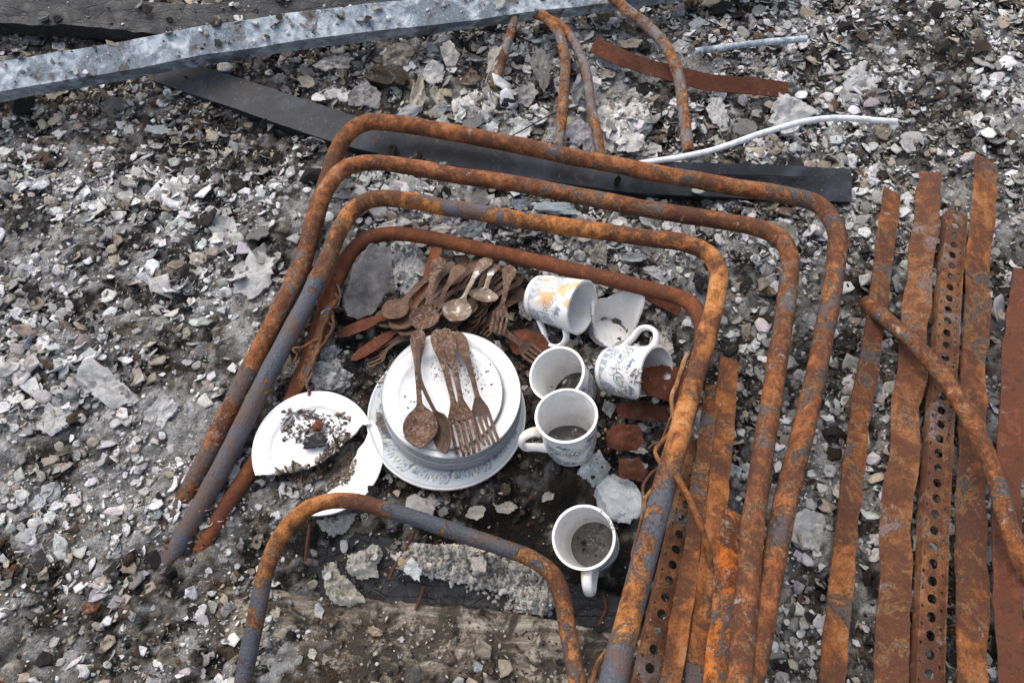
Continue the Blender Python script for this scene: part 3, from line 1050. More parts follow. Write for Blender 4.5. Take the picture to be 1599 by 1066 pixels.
# rusted remains right of the mugs
def crumple(name, poly, z, tilt, mat, seed, amp, label, cat='metal scrap', th=0.002, hole=None):
    """thin plate cut to an outline given in the photograph, lying on a tilted plane"""
    poly = np.array(poly, float)
    c = poly.mean(0)
    org = P(c[0], c[1], z)
    nrm = np.array(tilt, float)
    nrm /= np.linalg.norm(nrm)
    def hit(px, py):
        d = ray(px, py)
        t = ((org - CAMP) @ nrm) / (d @ nrm)
        return CAMP + d * t
    x0, y0 = poly.min(0)
    x1, y1 = poly.max(0)
    st = 1.5
    xs, ys = np.arange(x0, x1 + st, st), np.arange(y0, y1 + st, st)
    XX, YY = np.meshgrid(xs, ys, indexing='ij')
    wx = XX + 2.0 * fbm(XX * 0.08, YY * 0.08, seed, 1, 3, seed)
    wy = YY + 2.0 * fbm(XX * 0.08, YY * 0.08, seed + 9, 1, 3, seed + 4)
    ins = inpoly(wx, wy, poly)
    if hole:
        ins &= np.hypot(XX - hole[0], YY - hole[1]) > hole[2]
    V = np.array([hit(a, b) for a, b in zip(XX.ravel(), YY.ravel())])
    V += nrm * (amp * fbm(V[:, 0], V[:, 1], V[:, 2], 35, 3, seed))[:, None]
    nu, nv = XX.shape
    ii = ins.ravel()
    f = [q_ for q_ in gridfaces(nu, nv) if all(ii[k] for k in q_)]
    a, b = V[f[0][1]] - V[f[0][0]], V[f[0][2]] - V[f[0][0]]
    if np.cross(a, b) @ nrm < 0:
        f = [tuple(reversed(q_)) for q_ in f]
    vv, ff = solidify(V, f, th)
    return obj(name, vv, ff, mat, None, sharp=50, label=label, cat=cat)


crumple('rusted_bracket', [(977, 592), (990, 583), (1004, 574), (1025, 570), (1050, 571), (1070, 575), (1072, 600), (1062, 622), (1040, 627), (1015, 618), (1000, 605)], 0.062, (0.15, -0.35, 0.9), 'redsheet', 91, 0.008,
        'pointed rusty bracket with a bolt hole poking into the mug', 'bracket', 0.003, (1042, 587, 5.5))
crumple('rusted_tin_piece', [(962, 628), (1005, 624), (1040, 632), (1046, 656), (1010, 658), (965, 652)], 0.02, (0.1, -0.3, 0.95), 'redsheet', 93, 0.012, 'flat dark rust piece just below the mug with the bracket')
crumple('rusted_tin_piece', [(946, 672), (965, 662), (1000, 664), (1008, 690), (996, 706), (968, 702), (948, 698)], 0.028, (0.05, -0.55, 0.83), 'redsheet', 95, 0.014, 'folded dark red rust piece beside the standing mugs')
crumple('rusted_tin_piece', [(966, 716), (1000, 712), (1012, 735), (1000, 752), (968, 748)], 0.015, (0.1, -0.5, 0.85), 'redsheet', 97, 0.012, 'small dark red rust piece above the white plaster chunk')
crumple('rusted_tin_piece', [(788, 520), (815, 512), (850, 522), (862, 545), (835, 560), (800, 552)], 0.02, (-0.1, -0.3, 0.95), 'redsheet', 99, 0.012, 'crumbling rust piece between the plate stack and the lying mugs')
crumple('rusted_tin_piece', [(1000, 452), (1030, 455), (1066, 480), (1060, 496), (1028, 478), (1003, 468)], 0.02, (0.1, -0.3, 0.95), 'redsheet', 101, 0.01, 'rust sliver under the inner tube right of the broken cup')

# twisted wires hanging on the long tube
def wavy(rows, amp, freq, seed):
    path = catmull(pxpath(rows), 0.004)
    s = np.arange(len(path)) * 0.004
    for k in range(3):
        path[:, k] += amp * fbm(s * freq, seed + k * 7.7, 0, 1, 2, seed)
    return path


for i, (rows, r, lab) in enumerate([
    ([(1078, 555, 0.125), (1060, 590, 0.13), (1052, 640, 0.13), (1036, 690, 0.135), (1024, 750, 0.145), (1008, 800, 0.15), (1000, 850, 0.155), (985, 900, 0.165), (967, 960, 0.175), (957, 1010, 0.18), (930, 1075, 0.19)], 0.0027, 'thick twisted wire hanging along the left side of the long tube'),
    ([(1070, 570, 0.12), (1056, 625, 0.12), (1040, 700, 0.12), (1014, 760, 0.13), (1010, 790, 0.135), (995, 870, 0.14), (975, 930, 0.15), (960, 975, 0.155)], 0.0019, 'thin rusty wire tangled left of the long tube'),
    ([(1062, 600, 0.115), (1046, 650, 0.12), (1028, 690, 0.12), (1016, 705, 0.115)], 0.0016, 'short orange wire end beside the rusty bracket'),
    ([(528, 455, 0.05), (512, 490, 0.06), (498, 530, 0.055), (486, 575, 0.045), (470, 612, 0.03)], 0.0024, 'dark twisted wire wound round the left arms of the tubes'),
    ([(545, 420, 0.045), (520, 470, 0.06), (505, 520, 0.05), (480, 540, 0.06), (462, 580, 0.05)], 0.0018, 'thin rusty wire tangled beside the left edge of the ceramic slab'),
]):
    path = wavy(rows, 0.011, 28, 110 + i) if i < 3 else wavy(rows, 0.02, 34, 130 + i)
    v, f = sweep_mesh(path, circle(r, 8))
    obj('rusty_wire', v, f, 'wire', label=lab, cat='wire')

# ------------------------------------------------------------------ charred timber and pale board at the front
def plank_mesh(rows, w, h, step, up, k, m):
    path = catmull(pxpath(rows), step)
    sec = rect_section(w, h, m, k)
    v, f = sweep_mesh(path, sec, fixed_up=up)
    n = vnormals(v, f)
    s = np.repeat(np.arange(len(path)) * step, len(sec))
    per = np.r_[0, np.cumsum(np.linalg.norm(np.diff(sec, axis=0), axis=1))]
    t = np.tile(per, len(path))
    return v, f, n, s, t


v, f, n, s, t = plank_mesh([(380, 850, -0.06), (465, 872, -0.055), (620, 905, -0.05), (760, 935, -0.05), (900, 975, -0.055), (985, 1000, -0.06)], 0.10, 0.05, 0.003, (0.0, -0.25, 0.97), 34, 14)
f1, f2 = worley(s / 0.085 + 0.25 * fbm(s * 20, t * 20, 0, 1, 3, 2), t / 0.034 + 0.25 * fbm(s * 20, t * 20, 0, 1, 3, 4), 3)
crack = 1 - sstep(0.0, 0.10, f2 - f1)
v = v + n * (-0.0022 * crack + 0.0055 * fbm(v[:, 0], v[:, 1], v[:, 2], 45, 4, 7) + 0.006 * fbm(v[:, 0], v[:, 1], v[:, 2], 12, 3, 8))[:, None]
char_beam = droppable(obj('charred_beam', v, f, 'char', sharp=60, label='black charred timber beam with cracked surface behind the pale board', cat='timber'))

v, f, n, s, t = plank_mesh([(330, 985, -0.046), (480, 1002, -0.044), (650, 1016, -0.042), (800, 1034, -0.040), (940, 1066, -0.040)], 0.115, 0.03, 0.003, (0.0, -0.12, 0.99), 40, 8)
grain = fbm(s * 6, t * 90, 0, 1, 4, 3)
rot = fbm(v[:, 0], v[:, 1], 0, 18, 4, 5)
v = v + n * (0.003 * grain + 0.009 * rot - 0.010 * sstep(0.05, 0.4, rot))[:, None]
board = droppable(obj('weathered_board', v, f, 'board', sharp=60, label='pale weathered board half covered in dirt at the bottom', cat='board'))


def crust(name, poly, lift, seed, color, label, cat='ash crust', rough=0.024, on_drop=True):
    """a lumpy layer of caked ash over whatever lies below"""
    poly = np.array(poly, float)
    x0, y0 = poly.min(0) - 6
    x1, y1 = poly.max(0) + 6
    st = 2.2
    XX, YY = np.meshgrid(np.arange(x0, x1, st), np.arange(y0, y1, st), indexing='ij')
    wx = XX + 13 * fbm(XX * 0.035, YY * 0.035, seed, 1, 4, seed)
    wy = YY + 13 * fbm(XX * 0.035, YY * 0.035, seed + 9, 1, 4, seed + 4)
    ins = inpoly(wx, wy, poly)
    nu, nv = XX.shape
    dist = np.zeros(XX.shape)
    cur = ins.copy()
    for _ in range(7):
        dist += cur
        e = cur.copy()
        e[1:] &= cur[:-1]; e[:-1] &= cur[1:]; e[:, 1:] &= cur[:, :-1]; e[:, :-1] &= cur[:, 1:]
        cur = e
    V = np.zeros((nu * nv, 3))
    for i, (a, b) in enumerate(zip(XX.ravel(), YY.ravel())):
        if not ins.ravel()[i]:
            continue
        p = G(a, b)
        if on_drop:
            p = P(a, b, top_z(p[0], p[1]))
            p[2] = top_z(p[0], p[1])
        V[i] = p
    # even out the fall over edges below
    prof = np.sqrt(np.clip(dist.ravel() / 7, 0, 1))
    nz = fbm(V[:, 0], V[:, 1], 0, 30, 5, seed, 0.6)
    nz2 = np.abs(fbm(V[:, 0], V[:, 1], 0, 80, 5, seed + 2, 0.7))
    V[:, 2] += lift * prof * (0.75 + 0.7 * nz) + rough * (nz2 - 0.15) * prof
    ii = ins.ravel()
    f = [tuple(reversed(q_)) for q_ in gridfaces(nu, nv) if all(ii[k] for k in q_)]
    a, b = V[f[0][1]] - V[f[0][0]], V[f[0][2]] - V[f[0][0]]
    if np.cross(a, b)[2] < 0:
        f = [tuple(reversed(q_)) for q_ in f]
    vv, ff = solidify(V, f, 0.006)
    o = obj(name, vv, ff, 'ash_obj', sharp=80, label=label, cat=cat)
    o.color = (*color, 1)
    return droppable(o)


crust('ash_crust', [(610, 868), (640, 850), (690, 848), (740, 858), (800, 862), (850, 885), (868, 915), (868, 945), (845, 972), (815, 962), (790, 930), (740, 925), (690, 908), (640, 905)], 0.022, 131, (0.72, 0.69, 0.61),
      'wide cream-grey crust of caked ash over the charred beam')
crust('ash_crust', [(505, 890), (525, 880), (545, 905), (565, 930), (570, 948), (540, 952), (515, 945), (508, 920)], 0.024, 133, (0.48, 0.46, 0.38), 'elongated grey-green ash lump on the charred beam at lower left')
crust('ash_crust', [(548, 868), (580, 852), (598, 870), (590, 905), (565, 910), (545, 893)], 0.022, 135, (0.52, 0.50, 0.44), 'pale ash lump below the front tube, right of the nail')
crust('ash_crust', [(495, 820), (520, 808), (552, 806), (545, 830), (520, 842), (498, 836)], 0.018, 137, (0.46, 0.45, 0.42), 'flat pale ash lump tucked under the bend of the front tube')
crust('ash_crust', [(705, 160), (750, 146), (800, 148), (808, 170), (790, 195), (745, 200), (712, 190)], 0.022, 139, (0.80, 0.79, 0.76), 'broad pale crust of ash behind the rearmost tube')
crust('ash_crust', [(930, 170), (990, 160), (1020, 185), (1010, 225), (965, 245), (930, 232)], 0.02, 141, (0.80, 0.77, 0.71), 'crumbly white ash heap below the red strip at the back')
crust('ash_crust', [(610, 385), (650, 388), (668, 405), (655, 450), (632, 462), (615, 440), (612, 410)], 0.016, 143, (0.66, 0.66, 0.65), 'white ash patch between the ceramic slab and the cutlery')
crust('ash_crust', [(905, 725), (935, 705), (952, 728), (945, 760), (918, 762), (905, 745)], 0.018, 145, (0.68, 0.70, 0.70), 'white crumbly ash beside the foot of the front standing mug')
crust('ash_crust', [(1005, 500), (1030, 488), (1055, 520), (1045, 555), (1020, 560), (1008, 530)], 0.016, 147, (0.44, 0.43, 0.41), 'grey ash patch behind the handle of the bracketed mug')

# ------------------------------------------------------------------ crockery
WHITE = np.array([0.80, 0.80, 0.79])
BLUE = np.array([0.125, 0.18, 0.235])
PALE = np.array([0.37, 0.44, 0.49])
INK = np.array([0.05, 0.068, 0.085])
CREAM = np.array([0.58, 0.52, 0.34])


def blend(c, col, m):
    return c * (1 - m[:, None]) + col * m[:, None]


def leaf(X, Y, cx, cy, a, b, rot, per=None):
    dx = X - cx
    if per:
        dx = (dx + per / 2) % per - per / 2
    dy = Y - cy
    x = dx * math.cos(rot) + dy * math.sin(rot)
    y = -dx * math.sin(rot) + dy * math.cos(rot)
    return np.sqrt((x / a) ** 2 + (y / (b * (1 - 0.35 * x / a)).clip(b * 0.4, None)) ** 2)


def spiral(X, Y, cx, cy, R_, turns, per=None, ph=0.0):
    dx = X - cx
    if per:
        dx = (dx + per / 2) % per - per / 2
    dy = Y - cy
    r = np.hypot(dx, dy)
    th = np.arctan2(dy, dx)
    k = (r / R_ * turns - th / (2 * np.pi) + ph) % 1
    return ((k < 0.32) & (r < R_)).astype(float)


def mug_print(X, Y, per, seed, fade=1.0):
    """scrolling leaves, curls and flowers printed in slate blue; X, Y in mm round and up the wall"""
    c = np.tile(WHITE, (len(X), 1))
    rr = random.Random(seed)
    off = rr.uniform(0, per)
    X = X + off
    band = sstep(9, 11, Y) * (1 - sstep(74, 76, Y))
    wave = 26 + 9 * np.sin(X / per * 2 * np.pi * 4 + 0.6) + 4 * np.sin(X / per * 2 * np.pi * 9)
    m = ((Y < wave) & (Y > 11)).astype(float)
    c = blend(c, BLUE * 0.75 + PALE * 0.25, m * 0.85)
    st = (np.sin((X * 0.55 + Y * 0.7 + 5 * np.sin(Y * 0.2))) > 0.55) & (Y < wave - 1.5) & (Y > 13)
    c = blend(c, WHITE * 0.95, st.astype(float) * 0.75)
    nk = 6
    for k in range(nk):
        cx = per * k / nk
        d = leaf(X, Y, cx + 10, 49, 15, 8.5, 0.5 if k % 2 else -0.4, per)
        c = blend(c, WHITE, (d < 1.0).astype(float))
        c = blend(c, BLUE, ((d > 0.82) & (d < 1.0)).astype(float))
        c = blend(c, PALE, (d < 0.62).astype(float))
        c = blend(c, INK, ((d > 0.5) & (d < 0.62)).astype(float) * 0.8)
        c = blend(c, CREAM, (d < 0.3).astype(float))
        s = spiral(X, Y, cx + 27, 61, 9, 2.2, per, k * 0.3)
        c = blend(c, BLUE, s * 0.85)
        s = spiral(X, Y, cx - 5, 35, 8, 2.0, per, 0.5)
        c = blend(c, INK * 0.5 + BLUE * 0.5, s * 0.8)
        dx = (X - cx - 30 + per / 2) % per - per / 2
        dy = Y - 44
        r, th = np.hypot(dx, dy), np.arctan2(dy, dx)
        fl = (r < 7.5 * (0.55 + 0.45 * np.cos(5 * th))).astype(float)
        c = blend(c, INK, fl * 0.85)
        c = blend(c, CREAM, (r < 2.0).astype(float))
        for q_ in range(3):
            d = leaf(X, Y, cx + 18 + 5 * q_, 68 - 3 * q_, 5, 1.8, 0.9 - 0.6 * q_, per)
            c = blend(c, BLUE, (d < 1).astype(float))
    c2 = np.tile(WHITE, (len(X), 1))
    return c2 + (c - c2) * (band * fade)[:, None]


MUG_H, MUG_R, MUG_RB, MUG_T = 0.084, 0.0405, 0.0315, 0.0034


def mug_profile():
    p = [(0.0005, 0.004), (0.012, 0.004), (0.024, 0.0035), (MUG_RB - 0.004, 0.0008), (MUG_RB - 0.0012, 0.0012), (MUG_RB + 0.0008, 0.004), (MUG_RB + 0.0022, 0.010), (MUG_RB + 0.0038, 0.020), (0.0365, 0.040), (0.0380, 0.058), (0.0392, 0.074), (MUG_R, MUG_H)]
    return resample(p, 52)


def mug(base, rim, handle_px, label, seed, broken=None, handle=True, stain=0.0, orange=None, fade=1.0, zfix=None):
    base, rim = np.asarray(base), np.asarray(rim)
    ax = rim - base
    ax /= np.linalg.norm(ax)
    hx = RGT * handle_px[0] - UPV * handle_px[1]
    B = basis(ax, hx)
    prof = mug_profile()
    nseg = 160
    V, ang = lathe(prof, nseg)
    nu = len(prof)
    gone = None
    if broken is not None:
        cut = broken(ang) / 1000
        cut = cut + 0.0012 * fbm(np.cos(ang) * 9, np.sin(ang) * 9, seed, 1, 4, seed, 0.7) * (cut < MUG_H)
        cut = np.clip(cut, 0.005, MUG_H)
        i0 = 17                                           # rows above the foot
        t = np.linspace(0, 1, nu - i0)
        hh = prof[i0, 1] + (cut[None] - prof[i0, 1]) * t[:, None]
        rr_ = np.interp(hh, prof[i0:, 1], prof[i0:, 0])
        V[i0:, :, 0] = rr_ * np.cos(ang)
        V[i0:, :, 1] = rr_ * np.sin(ang)
        V[i0:, :, 2] = hh
        gone = np.tile(cut, nu)
    loc = V.reshape(-1, 3)
    A = np.tile(ang, nu)
    Hh = loc[:, 2]
    Rr = np.hypot(loc[:, 0], loc[:, 1])
    X = A / (2 * np.pi) * 240
    col = mug_print(X, Hh * 1000, 240.0, seed, fade)
    foot = Rr < MUG_RB - 0.001
    col[foot] = WHITE
    inner = np.tile(WHITE * 0.97, (len(loc), 1))
    sm = sstep(0.05, 0.5, fbm(loc[:, 0], loc[:, 1], loc[:, 2], 45, 5, seed)) * stain
    inner = blend(inner, np.array([0.52, 0.40, 0.27]), sm * 0.6)
    lip = sstep(MUG_H - 0.004, MUG_H, Hh) * sstep(-0.1, 0.3, fbm(loc[:, 0], loc[:, 1], loc[:, 2], 60, 3, seed + 2))
    inner = blend(inner, np.array([0.45, 0.25, 0.09]), lip * 0.35 * (stain + 0.3))
    if orange is not None:
        d = np.abs((A - orange + np.pi) % (2 * np.pi) - np.pi)
        om = (1 - sstep(0.4, 0.95, d)) * sstep(0.0, 0.18, fbm(loc[:, 0], loc[:, 1], loc[:, 2], 48, 4, seed + 5)) * sstep(0.018, 0.03, Hh)
        col = blend(col, np.array([0.66, 0.33, 0.07]), om * 0.8)
    f = [tuple(q_) for q_ in gridfaces(nu, nseg, True)]
    if broken is not None:
        g = (Hh - gone) * 1000 + 100 * (gone > MUG_H - 0.0005)
        edge = np.exp(-(g / 2.0) ** 2) * sstep(-0.2, 0.3, fbm(loc[:, 0], loc[:, 1], loc[:, 2], 50, 3, seed + 4))
        inner = blend(inner, np.array([0.60, 0.36, 0.09]), edge * 0.75)
        col = blend(col, np.array([0.45, 0.33, 0.2]), edge * 0.4)
    vv, ff, cc = solidify(loc, f, MUG_T, col, inner)
    w = vv @ B.T + base
    e = thing('mug', (base[0], base[1], min(w[:, 2].min(), base[2])), label, 'mug', 'patterned mugs')
    body = obj('body', w, ff, 'porcelain', e, sharp=35, attr=cc)
    if handle:
        z0, z1 = 0.066, 0.021
        pr = lambda z: np.interp(z, prof[17:, 1], prof[17:, 0])
        hp = np.array([(pr(z0) - 0.0015, 0, z0), (pr(z0) + 0.009, 0, z0 + 0.0045), (pr(z0) + 0.020, 0, z0 + 0.001), (pr(z0) + 0.0265, 0, z0 - 0.011), (pr(z0) + 0.024, 0, z0 - 0.025), (pr(z1) + 0.013, 0, z1 + 0.010), (pr(z1) + 0.005, 0, z1 + 0.003), (pr(z1) - 0.0015, 0, z1 - 0.002)])
        path = catmull(hp, 0.0016)
        sc = 1 + 0.22 * np.abs(np.linspace(-1, 1, len(path))) ** 3
        v, fh = sweep_mesh(path, circle(0.0036, 14, 1.75), fixed_up=None, up0=(-0.3, 0, 1), scale=sc)
        hc = np.tile(WHITE, (len(v), 1))
        if stain > 0.5:
            k = sstep(0.035, 0.06, v[:, 2]) * sstep(-0.1, 0.25, fbm(v[:, 0], v[:, 1], v[:, 2], 70, 3, seed))
            hc = blend(hc, np.array([0.55, 0.32, 0.09]), k * 0.55)
        obj('handle', v @ B.T + base, fh, 'porcelain', e, attr=hc)
    add_drop(w, ff, False)
    return e, base, B


def ash_in_mug(base, B, z0, slope, deep, label, color, seed, up_to=None):
    """ash settled inside a mug, filled to z0 with its surface sloping towards phi"""
    prof = mug_profile()
    dv = -(RGT * deep[0] - UPV * deep[1])
    phi = math.atan2(dv @ B[:, 1], dv @ B[:, 0])
    nr, na = 16, 60
    V = np.zeros((nr, na, 3))
    for i in range(nr):
        for j in range(na):
            a = 2 * math.pi * j / na
            lo, hi = 0.0, 0.04
            rr = 0.0
            # radius limited by the wall at the local level
            zz = z0
            for _ in range(5):
                R_ = np.interp(zz, prof[17:, 1], prof[17:, 0]) - MUG_T + 0.0004
                rr = R_ * i / (nr - 1)
                zz = max(0.0045 + 0.002, z0 + slope * rr * math.cos(a - phi))
            V[i, j] = (rr * math.cos(a), rr * math.sin(a), zz)
    v = V.reshape(-1, 3)
    v[:, 2] += 0.0022 * fbm(v[:, 0], v[:, 1], 0, 170, 4, seed) * (np.hypot(v[:, 0], v[:, 1]) < 0.028)
    f = [tuple(q_) for q_ in gridfaces(nr, na, True)]
    o = obj('ash_heap', v @ B.T + base, f, 'ash_obj', sharp=80, label=label, cat='ash')
    o.color = (*color, 1)
    return o


def stand(base_px, rim_px, zb, near=True):
    b = P(base_px[0], base_px[1], zb)
    return b, along(rim_px[0], rim_px[1], b, MUG_H, near)


# standing mugs
b, r = stand((930, 853), (911, 838), -0.035)
e6, b6, B6 = mug(b, r, (0.10, 1.0), 'upright white mug nearest the bottom, standing apart with grey ash inside', 11, stain=0.6)
droppable(ash_in_mug(b6, B6, 0.012, 0.05, (1, 0.2), 'speckled grey ash in the bottom of the lowest mug', (0.15, 0.14, 0.135), 3))
b, r = stand((892, 697), (884, 648), 0.022)
e5, b5, B5 = mug(b, r, (-1.0, 0.38), 'upright mug beside the plate stack, its handle pointing left', 23, stain=0.75)
ash_in_mug(b5, B5, 0.016, 0.42, (0.5, -1), 'dark grey ash in the mug beside the plate stack', (0.10, 0.095, 0.095), 5)
b, r = stand((900, 614), (869, 583), -0.012)
e4, b4, B4 = mug(b, r, (-0.55, 0.9), 'tilted white mug just behind the upright mug by the plates', 37, stain=0.35, handle=False)
ash_in_mug(b4, B4, 0.015, 0.35, (-0.5, -0.6), 'dark ash in the tilted mug behind', (0.09, 0.085, 0.08), 7)


def jag(fn):
    return fn


# lying mug with orange scorch, mouth to the right
b = P(835, 462, 0.036)
r = along(909, 480, b, MUG_H, True)
hdir = (-0.15, 1.0)
mug(b, r, hdir, 'lying mug with orange-scorched leaf print, its handle hanging down', 53, orange=-math.pi * 0.62, fade=0.85, stain=0.2)
# half mug: leaning back, the near wall is gone and we look at the inside of the far wall
b = P(950, 523, -0.012)
r = along(969, 461, b, MUG_H, True)
mug(b, r, (0.0, -1.0), 'broken half of a white mug, open inside facing up', 61, handle=False, stain=0.25,
    broken=lambda A: np.interp((A + np.pi) % (2 * np.pi) - np.pi, [-np.pi, -2.3, -1.6, -1.0, -0.45, 0.1, 0.5, 0.9, 1.5, 2.2, np.pi], [6, 12, 74, 88, 60, 44, 46, 58, 62, 16, 6]))
# lying mug with the rusty bracket in its mouth
b = P(948, 577, 0.036)
r = along(1026, 585, b, MUG_H, True)
mug(b, r, (0.45, -1.0), 'lying mug with blue scroll print, a rusty bracket in its broken mouth', 74, stain=0.2,
    broken=lambda A: 84 - 44 * np.exp(-((((A - math.pi * 1.13) + np.pi) % (2 * np.pi) - np.pi) / 0.7) ** 2) + 4 * np.sin(A * 5) * np.exp(-((((A - math.pi * 1.13) + np.pi) % (2 * np.pi) - np.pi) / 0.9) ** 2))


def plate_surface(Rp, rim_h, well, nseg=150, nr=36):
    p = [(0.0005, 0.002), (well * 0.6, 0.002), (well * 0.92, 0.0022), (well, 0.0035), (well * 1.06, rim_h * 0.42), (well * 1.13, rim_h * 0.66), (Rp * 0.93, rim_h * 0.92), (Rp * 0.985, rim_h), (Rp, rim_h + 0.0003)]
    return resample(p, nr), nseg


def plate_print(Rr, A, Rp, kind, seed):
    c = np.tile(WHITE, (len(Rr), 1))
    if kind == 'plain':
        return c
    rn = Rr / Rp
    X = A * Rp * 0.86 * 1000
    per = 2 * np.pi * Rp * 0.86 * 1000
    Y = (Rr - Rp * 0.74) * 1000
    ring = ((rn > 0.965) & (rn < 0.985)) | ((rn > 0.735) & (rn < 0.75))
    c = blend(c, BLUE, ring.astype(float) * 0.6)
    band = ((rn > 0.75) & (rn < 0.965)).astype(float)
    c = blend(c, PALE, band * 0.55)
    nk = 20
    for k in range(nk):
        cx = per * k / nk
        s = spiral(X, Y, cx, 11, 9.5, 2.0, per, 0.5 * (k % 2))
        c = blend(c, BLUE, s * 0.8)
        d = leaf(X, Y, cx + per / nk / 2, 13 - 4 * (k % 2), 8, 4, 0.6 if k % 2 else -0.6, per)
        c = blend(c, WHITE, (d < 1).astype(float) * 0.8)
        c = blend(c, INK * 0.4 + BLUE * 0.6, ((d > 0.7) & (d < 1)).astype(float) * 0.9)
        c = blend(c, CREAM * 0.8, (d < 0.4).astype(float) * 0.8)
    return c


def plate(name, ctr, normal, Rp, rim_h, kind, label, cat='plate', group=None, well=0.62, keep=None, th=0.0032, seed=1, under=None, edge=0.0):
    prof, nseg = plate_surface(Rp, rim_h, Rp * well)
    if kind == 'print' and Rp > 0.1:
        nseg = 330
    if keep is not None:
        nseg = 400
        prof = resample(prof, 80)
    V, ang = lathe(prof, nseg)
    loc = V.reshape(-1, 3)
    A = np.tile(ang, len(prof))
    Rr = np.repeat(prof[:, 0], nseg)
    B = basis(normal, (1, 0, 0))
    w = loc @ B.T + np.asarray(ctr)
    # lathe faces point down/out: the first skin is the underside, so it is turned over
    f = [tuple(reversed(q_)) for q_ in gridfaces(len(prof), nseg, True)]
    col = plate_print(Rr, A, Rp, kind, seed)
    und = np.tile(under if under is not None else WHITE * 0.9, (len(loc), 1))
    if keep is not None:
        ok = keep(w)
        f = [q_ for q_ in f if all(ok[k] for k in q_)]
    n = vnormals(w, f[:50])
    if edge > 0:
        th = th + (edge - th) * sstep(0.90, 0.985, Rr / Rp)
        col[Rr > Rp * 0.9985] = und[0] * 0.5 + WHITE * 0.5
    vv, ff, cc = solidify(w, f, th, col, und)
    o = obj(name, vv, ff, 'porcelain', None, origin=(ctr[0], ctr[1], vv[:, 2].min()), sharp=35, attr=cc, label=label, cat=cat, group=group)
    droppable(o)
    DROP[-1] = (*DROP[-1][:5], False)
    return o


TL = np.array([0.02, -0.06, 1.0])
# the stack
c = P(699, 654, 0.0) + np.array([0, 0, 0.004])
plate('plate', c, (0.01, -0.02, 1), 0.1105, 0.017, 'print', 'wide scroll-printed plate at the bottom of the stack', group='stacked plates', seed=3)
base_stack = P(708, 640, 0.010)
SLATE = np.array([0.13, 0.155, 0.185])
ords = ['lowest', 'second lowest', 'third lowest', 'fourth lowest', 'fifth lowest']
for k in range(5):
    cc_ = base_stack + np.array([0.0008 * math.sin(k * 2.1), 0.0008 * math.cos(k * 1.7), 0.0085 * k])
    plate('bowl_plate', cc_, (0.015, -0.03, 1), 0.0935 - 0.0005 * (k % 2), 0.023, 'print' if k < 2 else 'plain',
          'white plate with slate-blue underside, %s of the five in the stack' % ords[k], group='stacked plates', well=0.70, seed=k + 5, edge=0.0062, under=SLATE * (0.85 + 0.12 * (k % 2)))
c = base_stack + np.array([-0.011, -0.001, 0.0085 * 4 + 0.012])
plate('small_plate', c, (0.01, -0.02, 1), 0.0805, 0.011, 'plain', 'small white plate on top of the stack under the spoons and forks', group='stacked plates', well=0.68, edge=0.0042, under=SLATE)

# broken plate at the left: two pieces of one plate
cpl = P(497, 709, 0.012)


def frag(poly, ctr):
    poly = np.array(poly, float)

    def keep(w):
        px, py, _ = proj(w[:, 0], w[:, 1], w[:, 2])
        px = px + 2.0 * fbm(w[:, 0], w[:, 1], 0, 120, 3, 3)
        py = py + 2.0 * fbm(w[:, 0], w[:, 1], 0, 120, 3, 9)
        return inpoly(px, py, poly)
    return keep


plate('broken_plate', cpl + np.array([-0.004, 0.004, 0.006]), (0.02, -0.10, 1), 0.082, 0.010, 'plain', 'upper piece of the broken white plate at the left',
      group='broken plate pieces', well=0.66, keep=frag([(380, 560), (640, 560), (640, 650), (567, 664), (546, 685), (522, 706), (503, 720), (482, 730), (455, 737), (380, 744)], cpl))
plate('broken_plate', cpl + np.array([0.008, -0.006, 0.002]), (0.05, -0.04, 1), 0.082, 0.010, 'plain', 'lower crescent piece of the broken white plate beside the front tube',
      group='broken plate pieces', well=0.66, keep=frag([(574, 676), (556, 708), (549, 722), (535, 744), (520, 762), (494, 782), (466, 796), (420, 812), (400, 900), (700, 900), (700, 640), (570, 655)], cpl))

# glassy shards by the stack
crumple('glass_shard', [(772, 532), (780, 530), (792, 562), (786, 570), (776, 560)], 0.03, (0.4, -0.5, 0.75), 'glass', 161, 0.001, 'thin pale glass shard standing behind the plate stack', 'glass shard')

# ------------------------------------------------------------------ cutlery
def strip_surface(sv, wv, zv, tcols, dish, skip=None):
    """length stations sv, half widths wv, heights zv, columns tcols in -1..1, dish depth per station"""
    V = []
    for s_, w_, z_, d_ in zip(sv, wv, zv, dish):
        for t_ in tcols:
            V.append((s_, t_ * w_, z_ - d_ * (1 - t_ * t_)))
    f = []
    nt = len(tcols)
    for i in range(len(sv) - 1):
        for j in range(nt - 1):
            if skip and skip(sv[i], j):
                continue
            f.append((i * nt + j, (i + 1) * nt + j, (i + 1) * nt + j + 1, i * nt + j + 1))
    return np.array(V), f


def spoon_mesh(big=1.0):
    s = np.linspace(0, 1, 60)
    w = np.interp(s, [0, 0.012, 0.04, 0.10, 0.18, 0.28, 0.38, 0.60, 0.655, 0.69, 0.73, 0.79, 0.85, 0.91, 0.96, 0.985, 1.0],
                  [0.0015, 0.006, 0.009, 0.0112, 0.0098, 0.0062, 0.0042, 0.0034, 0.0036, 0.0075, 0.0155, 0.0212 * big, 0.0222 * big, 0.0195 * big, 0.0125, 0.007, 0.0008])
    z = 0.012 * np.sin(np.pi * np.clip(s / 0.70, 0, 1)) ** 1.2 * (s < 0.70) + 0
    z = np.where(s < 0.35, z + 0.0, z)
    dish = np.interp(s, [0, 0.66, 0.72, 0.80, 0.88, 0.95, 1.0], [-0.001, -0.001, 0.004, 0.0085, 0.0085, 0.004, 0.0])
    v, f = strip_surface(s * 0.178, w, z, np.linspace(-1, 1, 11), dish)
    n = vnormals(v, f)
    return solidify(v, f, 0.0018)


